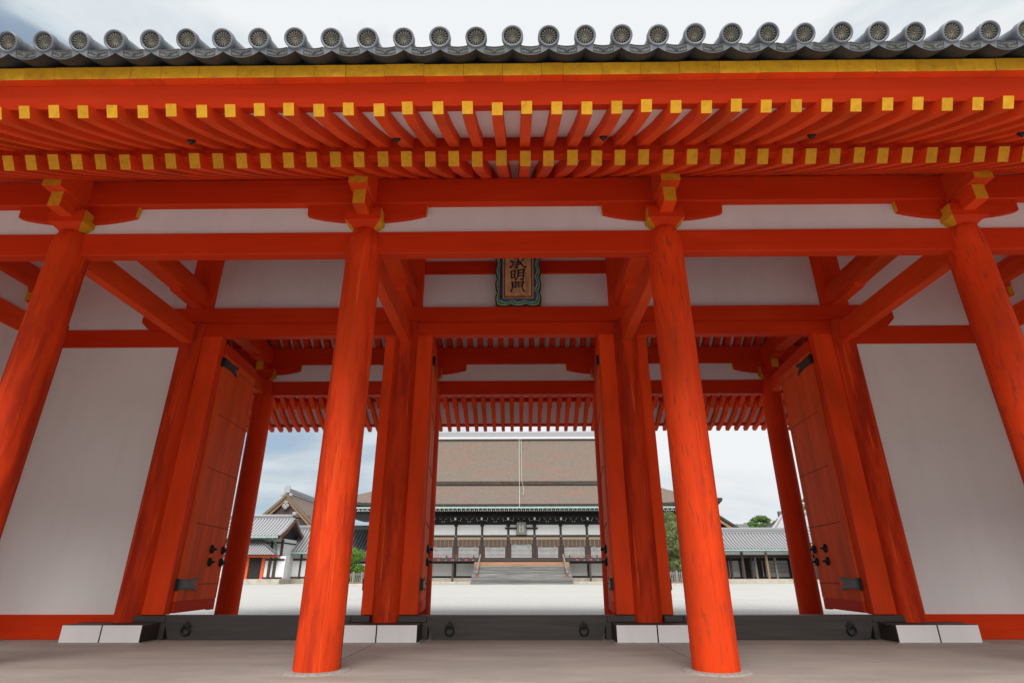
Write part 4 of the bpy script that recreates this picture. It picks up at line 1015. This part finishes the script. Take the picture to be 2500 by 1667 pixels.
boxpart(lg, 'wall_panel', WHITE, -62, -37.75, 95.5, 101.5, 0.6, 6.6)
boxpart(lg, 'wall_beam', DWOODX, -62, -37.68, 95.42, 101.58, 5.86, 6.08)
boxpart(lg, 'wall_post', DWOOD, -39.55, -39.2, 95.38, 95.6, 0.6, 6.5); boxpart(lg, 'wall_post', DWOOD, -37.95, -37.62, 95.38, 95.75, 0.6, 6.5)
b = MB(); tiled_slope(b, -62, -36.9, 91.5, 4.08, 95.4, 6.6, 0.42, 0.1, 0.18, -62, -41.5); o = b.build('pent_roof', [TILEFAR, TILEPAN], lg, recalc=False)
b = MB(); b.tube([(-36.9, 91.5, 4.2), (-39.2, 93.4, 5.35), (-41.5, 95.3, 6.7)], 0.16, 8); b.build('hip_ridge', [TILEPAN], lg)
boxpart(lg, 'fascia', ORANGE, -62, -37.0, 92.4, 92.7, 3.68, 4.02)
boxpart(lg, 'soffit', BLWOOD, -62, -37.0, 91.6, 95.4, 4.02, 4.06)
boxpart(lg, 'wall_panel', WHITE, -39.5, -36.2, 93.6, 95.2, 0.7, 3.9)
boxpart(lg, 'wall_beam', DWOODX, -39.4, -36.3, 93.45, 93.62, 3.25, 3.55); boxpart(lg, 'wall_beam', DWOODX, -39.4, -36.3, 93.45, 93.62, 0.72, 0.9)
for x in (-38.5, -37.7): boxpart(lg, 'wall_post', DWOOD, x - 0.2, x + 0.2, 93.3, 93.6, 0.6, 3.9)
boxpart(lg, 'door', BLWOOD, -41.72, -39.55, 93.5, 93.62, 0.6, 3.63); boxpart(lg, 'door_frame', ORANGE, -42.2, -41.72, 93.35, 93.65, 0.55, 3.68); boxpart(lg, 'door_frame', ORANGE, -39.75, -39.3, 93.35, 93.65, 0.55, 3.68)
boxpart(lg, 'wall_panel', WHITE, -62, -42.2, 93.6, 95.2, 0.5, 3.9); boxpart(lg, 'base_rail', ORANGE, -62, -42.2, 93.5, 93.62, 0.5, 0.75)
boxpart(lg, 'stone_base', STONE, -62, -36.0, 91.8, 96, -0.1, 0.62)

# left: corridor
lc = thing('tiled_corridor', 'long grey tiled corridor with white panels and dark posts, between left gatehouse and main hall', 'corridor', (-32, 102, -0.1))
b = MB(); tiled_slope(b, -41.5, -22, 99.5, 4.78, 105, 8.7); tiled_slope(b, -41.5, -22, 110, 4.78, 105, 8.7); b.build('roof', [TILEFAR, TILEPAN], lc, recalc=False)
ridge_part(lc, -41.5, -22, 105, 8.6, 9.35)
boxpart(lc, 'gutter', COPPER, -41.4, -22, 99.3, 99.46, 4.44, 4.72); dots(lc, -41, -22, 100.2, 4.34, 0.36, 0.14)
boxpart(lc, 'eave_soffit', BLWOOD, -41.4, -22, 99.5, 109.8, 4.5, 4.56)
boxpart(lc, 'wall_panel', WHITE, -41.4, -22, 101.05, 108, 0.6, 4.5)
boxpart(lc, 'wall_beam', DWOODX, -41.4, -22, 100.9, 101.1, 3.44, 3.74); boxpart(lc, 'wall_beam', DWOODX, -41.4, -22, 100.9, 101.1, 0.72, 0.95)
boxpart(lc, 'door', BLWOOD, -39.75, -38.45, 100.94, 101.1, 0.7, 3.5)
for x in (-40.0, -36.42, -33.4, -30.4, -27.4, -24.4): boxpart(lc, 'wall_post', DWOOD, x - 0.14, x + 0.14, 100.86, 101.1, 0.6, 4.5)
boxpart(lc, 'stone_base', STONE, -42, -22, 99.9, 109, -0.1, 0.6)

# left: bark-roofed gable hall behind
gh = thing('gabled_hall', 'bark roofed hall behind the left corridor, its wooden gable facing the courtyard', 'hall', (-50, 130, -0.1))
def gprof(t_):         # t -1..1 across the gable
    d = abs(t_); return (-49.86 + 7.3 * t_, 17.7 - 7.1 * (d ** 0.86) + 0.25 * math.sin(math.pi * d))
b = MB()
V = []
for j, y in enumerate((124.5, 160)):
    for k in range(25): x, z = gprof(-1 + k / 12); V.append((x, y, z))
b.poly(V, [(k, k + 1, 25 + k + 1, 25 + k) for k in range(24)], 0, True); b.build('roof', [BARK], gh, recalc=False)
b = MB(); pr4 = [gprof(-1 + k / 12) for k in range(25)]; b.prism(pr4 + [(x, z - 0.75) for x, z in reversed(pr4)], 'y', 124.4, 124.9); b.build('roof_edge', [wood('layered_bark', (0.16, 0.115, 0.085), 'x', 0.9, 0.3)], gh)
b = MB(); pr5 = [(x * 0.965 + -49.86 * 0.035, z - 0.78) for x, z in pr4]; b.prism(pr5 + [(x, z - 0.62) for x, z in reversed(pr5)], 'y', 124.7, 124.95); b.build('bargeboard', [BROWNW], gh)
b = MB(); x = -55.4
while x < -44.4:
    d = abs((x + 0.23 + 49.86) / 7.3); zt = 17.7 - 7.1 * d ** 0.86 - 1.3
    if zt > 10.7: b.cbox(x + 0.012, x + 0.448, 125.3 + random.uniform(0, 0.04), 125.5, 10.5, zt, 0.01)
    x += 0.46
b.build('gable_boards', [DWOOD], gh)
boxpart(gh, 'gable_beam', REDW, -55, -44.5, 125.0, 125.3, 12.55, 12.95); boxpart(gh, 'gable_beam', REDW, -56, -43.6, 125.0, 125.3, 10.4, 10.9)
boxpart(gh, 'wall', WHITE, -55.5, -44.2, 125.6, 158, -0.1, 10.5)
b = MB()
for (x, z, r) in ((-49.85, 15.6, 0.42), (-50.25, 14.95, 0.38), (-49.45, 14.95, 0.38), (-49.85, 14.6, 0.42)):
    b.poly([(x, 124.45, z)] + [(x + r * math.cos(q * math.pi / 6), 124.6, z + r * math.sin(q * math.pi / 6)) for q in range(12)], [(0, 1 + q, 1 + (q + 1) % 12) for q in range(12)])
b.build('gable_pendant', [PGREY], gh)
b = MB(); b.prism([(-50.2, 17.9), (-49.5, 17.9), (-49.5, 18.6), (-49.85, 18.75), (-50.2, 18.6)], 'y', 124.6, 160); b.build('ridge', [TILEMID], gh)
b = MB(); b.cbox(-50.5, -49.2, 124.2, 124.6, 17.55, 18.75, 0.08); b.prism([(-50.4, 18.7), (-50.5, 19.05), (-50.2, 18.85), (-50.05, 19.15), (-49.85, 19.3), (-49.65, 19.15), (-49.5, 18.85), (-49.2, 19.05), (-49.3, 18.7)], 'y', 124.25, 124.55); b.cbox(-51.1, -50.4, 124.2, 124.6, 16.9, 17.5, 0.12); b.cbox(-49.3, -48.6, 124.2, 124.6, 16.9, 17.5, 0.12); b.build('ridge_ornament', [TILEFAR], gh)

# right: corridor open to the court
rc = thing('open_corridor', 'long grey tiled corridor on dark posts open to the gravel, right of the main hall', 'corridor', (38, 102, -0.1))
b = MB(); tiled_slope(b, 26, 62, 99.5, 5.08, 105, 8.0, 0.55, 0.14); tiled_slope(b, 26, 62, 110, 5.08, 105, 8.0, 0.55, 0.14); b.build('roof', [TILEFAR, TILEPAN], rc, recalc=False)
ridge_part(rc, 26, 62, 105, 7.9, 8.85, 0.6)
boxpart(rc, 'gutter', COPPER, 26, 62, 99.3, 99.47, 4.76, 5.02); dots(rc, 26.2, 62, 100.4, 4.60, 0.36, 0.14); boxpart(rc, 'eave_soffit', BLWOOD, 26, 62, 99.5, 109.8, 4.78, 4.84)
boxpart(rc, 'frieze_panel', WHITE, 26, 62, 101.0, 101.1, 4.2, 4.78); boxpart(rc, 'tie_beam', BLWOOD, 26, 62, 100.9, 101.15, 3.82, 4.2)
rp = [29.3, 33.25, 37.2, 41.2, 45.2, 49.2]
for i, x in enumerate(rp):
    boxpart(rc, 'post', DWOOD if i != 3 else BROWNW, x - 0.17, x + 0.17, 100.85, 101.2, 0.5, 4.8)
for i, x in enumerate((31.2, 35.2, 35.8, 39.3, 39.95, 43.3)): boxpart(rc, 'post', (DWOOD, BLWOOD, DWOOD, DWOOD, GREYPOST, GREYPOST)[i], x - 0.17, x + 0.17, 102.6, 102.95, 0.5, 4.8)
boxpart(rc, 'wall_panel', simple('grey_plaster', (0.50, 0.50, 0.50), 0.9), 26, 62, 105.2, 105.4, 0.5, 3.7)
for i, x in enumerate((27.5, 30.6, 33.9, 35.6, 38.2, 39.4, 41.4, 42.3, 46.6)): boxpart(rc, 'wall_post', BLWOOD, x - (0.16 if i not in (5, 6) else 0.55), x + (0.16 if i not in (5, 6) else 0.5), 105.0, 105.22, 0.5, 4.3)
boxpart(rc, 'wall_beam', BLWOOD, 26, 62, 104.98, 105.2, 3.4, 4.4); boxpart(rc, 'wall_beam', BLWOOD, 26, 62, 104.98, 105.2, 0.5, 0.8)
dots(rc, 26, 62, 104.6, 3.85, 0.42, 0.12)
b = MB()
for z in (1.6, 2.2, 2.8):
    for k in range(14): b.box(42.7 + 0.55 * k, 43.05 + 0.55 * k, 104.9, 104.95, z, z + 0.09)
o = b.build('door_fittings', [REDW], rc); o['kind'] = 'stuff'
boxpart(rc, 'stone_base', STONE, 26, 62, 99.6, 108, -0.1, 0.52)
# right: gatehouse behind, hipped roof
rg = thing('hipped_gatehouse', 'pale tiled gatehouse roof rising behind the right corridor with a descending hip ridge', 'gatehouse', (62, 116, -0.1))
b = MB(); tiled_slope(b, 47.5, 80, 112, 8.6, 118, 12.1, 0.55, 0.12, 0.3, 52.6, 76); tiled_slope(b, 47.5, 80, 124, 8.6, 118, 12.1, 0.55, 0.12, 0.3, 52.6, 76); b.build('roof', [TILEFAR, TILEFAR], rg, recalc=False)
b = MB(); b.tube([(47.4, 111.9, 8.8), (49.6, 114.6, 10.05), (52.6, 118, 12.2)], 0.28, 8); b.build('hip_ridge', [TILEFAR], rg)
ridge_part(rg, 52.6, 76, 118, 12.0, 12.8)
boxpart(rg, 'ridge_ornament', TILEPAN, 51.9, 52.6, 117.6, 118.4, 11.7, 12.9, c=0.12)
boxpart(rg, 'wall', WHITE, 51, 76, 114, 122, -0.1, 9.0)
# right: nearer gallery at the edge of the doorway
rn = thing('side_gallery', 'dark post gallery with tiled roof beside the right door leaf, nearest on the right', 'gallery', (53, 98, -0.1))
b = MB(); tiled_slope(b, 45.6, 66, 95, 5.86, 100, 8.6, 0.5, 0.12, 0.2, 47.5, 66); b.build('roof', [TILEFAR, TILEPAN], rn, recalc=False)
boxpart(rn, 'eave_beam', BLWOOD, 45.8, 66, 95.3, 96.2, 5.2, 5.7); dots(rn, 46, 66, 95.28, 5.45, 0.36, 0.14); boxpart(rn, 'frieze_panel', WHITE, 46.6, 66, 96.4, 96.5, 4.1, 4.7); boxpart(rn, 'tie_beam', BLWOOD, 46.4, 66, 96.2, 96.5, 3.5, 4.1)
boxpart(rn, 'fascia', OFFW, 45.9, 66, 95.1, 95.25, 4.75, 4.9)
for x in (46.8, 48.9, 51, 54): boxpart(rn, 'post', BLWOOD, x - 0.2, x + 0.2, 96.2, 96.6, 0.4, 5.3)
boxpart(rn, 'wall_panel', WHITE, 47, 66, 98.0, 98.2, 0.5, 5.3); boxpart(rn, 'stone_base', STONE, 45.6, 66, 95.6, 99, -0.1, 0.45)
# bark gable just right of the hall
an = thing('bark_roofed_annex', 'brown bark gable showing between the main hall eave and the right corridor', 'hall', (35, 114, -0.1))
def aprof(t_): d = abs(t_); return (34.2 + 8.0 * t_, 14.6 - 5.6 * d ** 0.9)
b = MB(); V = []
for y in (112, 128):
    for k in range(17): x, z = aprof(-1 + k / 8); V.append((x, y, z))
b.poly(V, [(k, k + 1, 17 + k + 1, 17 + k) for k in range(16)], 0, True); b.build('roof', [BARK], an, recalc=False)
b = MB(); pr6 = [aprof(-1 + k / 8) for k in range(17)]; b.prism(pr6 + [(x, z - 0.55) for x, z in reversed(pr6)], 'y', 111.9, 112.3); b.build('roof_edge', [BARKEDGE], an)
b = MB(); pr7 = [(x * 0.96 + 34.2 * 0.04, z - 0.6) for x, z in pr6]; b.prism(pr7 + [(x, z - 0.6) for x, z in reversed(pr7)], 'y', 112.1, 112.4); b.build('bargeboard', [BROWNW], an)
boxpart(an, 'wall', DWOOD, 29, 39.6, 112.6, 127, -0.1, 9.4)
b = MB(); tiled_slope(b, 36, 46, 116, 8.6, 120, 10.6, 0.55, 0.12); b.build('tiled_lean_to', [TILEMID, TILEPAN], an, recalc=False)

# ================================================================== trees and fences
def crown(name, blobs, n, size, mat, parent, flat=0.0, seed=1):
    rr = random.Random(seed); b = MB()
    tot = sum(r[3] ** 2 for r in blobs)
    for (cx, cy, cz, rad, sq) in blobs:
        k = int(n * rad * rad / tot)
        for _ in range(k):
            while True:
                d = Vector((rr.uniform(-1, 1), rr.uniform(-1, 1), rr.uniform(-1, 1)))
                if 0.25 < d.length < 1: break
            d = d.normalized() * (d.length ** 0.45) * (1 + 0.16 * rr.gauss(0, 1))
            p = Vector((cx + d.x * rad, cy + d.y * rad, cz + d.z * rad * sq))
            nrm = Vector((d.x + rr.gauss(0, 0.7), d.y + rr.gauss(0, 0.7), d.z + 0.5 + rr.gauss(0, 0.6))).normalized()
            u = nrm.orthogonal().normalized(); u.rotate(Matrix.Rotation(rr.uniform(0, 6.28), 3, nrm)); w = nrm.cross(u); s_ = size * rr.uniform(0.6, 1.3)
            b.poly([p - u * s_, p + w * s_ * 0.42 + nrm * s_ * 0.12, p + u * s_, p - w * s_ * 0.42 + nrm * s_ * 0.12], [(0, 1, 2, 3)])
    o = b.build(name, [mat], parent, recalc=False); return o
def tree(name, label, cat, loc, trunk, blobs, n, size, mat, seed, group=None):
    t = thing(name, label, cat, loc, group)
    b = MB()
    for pts, r0, r1 in trunk: b.tube(pts, r0, 8, 0, r1)
    b.build('trunk', [TRUNK], t); crown('crown', blobs, n, size, mat, t, seed=seed); return t
rr = random.Random(5)
cb = [(-23.3 + rr.uniform(-1.35, 1.35), 84 + rr.uniform(-1.3, 1.3), rr.uniform(0.5, 4.2), rr.uniform(0.55, 0.95), 0.9) for _ in range(26)]
tree('citrus_tree', 'bushy bright green citrus tree in a low fence left of the hall stairs', 'tree', (-23.3, 84, -0.1), [([(-23.3, 84, -0.1), (-23.2, 84, 1.5), (-23.4, 84.1, 3.2)], 0.2, 0.07), ([(-23.2, 84, 1.0), (-22.4, 83.8, 2.6)], 0.1, 0.04)], cb, 9000, 0.16, LEAFA, 3)
cb = [(22.0 + rr.gauss(0, 1.25), 84 + rr.uniform(-1.8, 1.8), rr.uniform(2.2, 8.6), rr.uniform(0.7, 1.25), 0.85) for _ in range(34)] + [(21.4, 84, 8.9, 0.7, 1.0)]
tree('cherry_tree', 'tall drooping grey green cherry tree in a picket fence right of the hall stairs', 'tree', (22, 84, -0.1), [([(22, 84, -0.1), (21.9, 84, 2.2), (22.2, 84, 5.0), (21.8, 84, 7.6)], 0.34, 0.08), ([(21.9, 84, 2.0), (23.4, 83.6, 4.2)], 0.16, 0.05), ([(22, 84, 2.3), (20.6, 84.3, 4.6)], 0.16, 0.05)], cb, 15000, 0.15, LEAFB, 4)
def picket_fence(label, cx, cy, hw, hd, z1, group):
    f = thing('picket_fence', label, 'fence', (cx, cy, -0.1), group)
    pk = MB(); pk.cbox(-0.045, 0.045, -0.03, 0.03, -0.1, z1, 0.008); pk = pk.mesh('picket', [GREYPOST]); po = MB(); po.cbox(-0.10, 0.10, -0.10, 0.10, -0.1, z1 + 0.12, 0.015); po = po.mesh('fence_post', [GREYPOST])
    n = int(2 * hw / 0.24)
    for y in (cy - hd, cy + hd):
        for k in range(n + 1): link('picket', pk, f, (cx - hw + 2 * hw * k / n, y, 0))
        for z in (0.25, z1 - 0.25): boxpart(f, 'fence_rail', GREYPOST, cx - hw, cx + hw, y + 0.035, y + 0.09, z - 0.05, z + 0.05, c=0.01)
    m = int(2 * hd / 0.24)
    for x in (cx - hw, cx + hw):
        for k in range(1, m): link('picket', pk, f, (x, cy - hd + 2 * hd * k / m, 0))
        for z in (0.25, z1 - 0.25): boxpart(f, 'fence_rail', GREYPOST, x - 0.03, x + 0.03, cy - hd, cy + hd, z - 0.05, z + 0.05, c=0.01)
        for y in (cy - hd, cy + hd): link('fence_post', po, f, (x, y, 0))
    link('fence_post', po, f, (cx + hw * 0.5 * (1 if cx < 0 else -0.6), cy - hd, 0))
    return f
picket_fence('low grey picket fence around the citrus tree', -23.3, 84, 2.3, 2.3, 1.45, 'fences around the courtyard trees')
picket_fence('grey picket fence around the cherry tree', 21.8, 84, 2.9, 2.9, 1.55, 'fences around the courtyard trees')
for x, hw in ((-23.3, 2.7), (21.8, 3.3)):
    b = MB(); b.cbox(x - hw, x + hw, 84 - hw, 84 + hw, -0.3, 0.10, 0.12); tag(b.build('tree_mound', [STONE]), kind='structure')
# pine and other trees beyond the right corridor
pb = [(61.3, 150, 14.3, 1.7, 0.42), (60.0, 150, 13.9, 1.2, 0.42), (62.7, 150.2, 13.9, 1.2, 0.42), (59.1, 149.6, 13.1, 1.1, 0.45), (62.4, 149.6, 12.6, 1.7, 0.42), (60.6, 149.8, 12.2, 1.6, 0.45), (63.6, 150, 12.0, 1.1, 0.5), (61.5, 150, 11.6, 2.2, 0.4), (58.4, 150, 12.6, 0.8, 0.5)]
tree('pine_tree', 'layered green pine tree showing above the right corridor roof', 'tree', (61, 150, -0.1), [([(61, 150, -0.1), (60.7, 150, 8), (61.4, 150, 12.2), (61.1, 150, 14.2)], 0.35, 0.08), ([(61.2, 150, 12), (59.2, 150, 13.2)], 0.12, 0.05), ([(61.2, 150, 11.6), (63.5, 150, 12.6)], 0.12, 0.05)], pb, 6000, 0.24, LEAFC, 6)
tree('shrub_tree', 'small round green tree immediately left of the layered pine', 'tree', (56.4, 146, -0.1), [([(56.4, 146, -0.1), (56.4, 146, 11.5)], 0.25, 0.08)], [(56.2, 146, 12.0, 1.3, 0.7), (57.0, 146, 11.5, 1.3, 0.7), (55.3, 146, 11.3, 1.1, 0.7)], 2200, 0.22, LEAFC, 8)
tree('distant_conifer', 'thin row of pale green conifer tops between annex roof and pine', 'tree', (52.5, 146, -0.1), [([(52.5, 146, -0.1), (52.5, 146, 11)], 0.25, 0.08)], [(51.4 + 0.75 * k, 146, 11.3 + 0.5 * (k % 2), 0.5, 1.6) for k in range(5)], 1500, 0.2, LEAFC, 9)
tree('sparse_tree', 'tall sparse tree with bare layered branches above the right gatehouse roof', 'tree', (73.6, 150, -0.1), [([(73.9, 150, -0.1), (73.8, 150, 12), (73.6, 150, 19.2)], 0.3, 0.05)] + [([(73.7, 150, z), (73.7 + d, 150, z + 0.25)], 0.05, 0.03) for z, d in ((15.6, -1.2), (16.4, 1.1), (17.2, -1.1), (17.8, 0.9), (18.4, -0.9), (16.0, 1.5))],
     [(72.7 + rr.uniform(0, 2), 150 + rr.uniform(-0.4, 0.4), rr.uniform(15.4, 19.1), 0.4, 0.3) for _ in range(16)], 700, 0.2, LEAFC, 10)

sc.render.engine = 'CYCLES'
sc.cycles.max_bounces = 12; sc.cycles.diffuse_bounces = 10
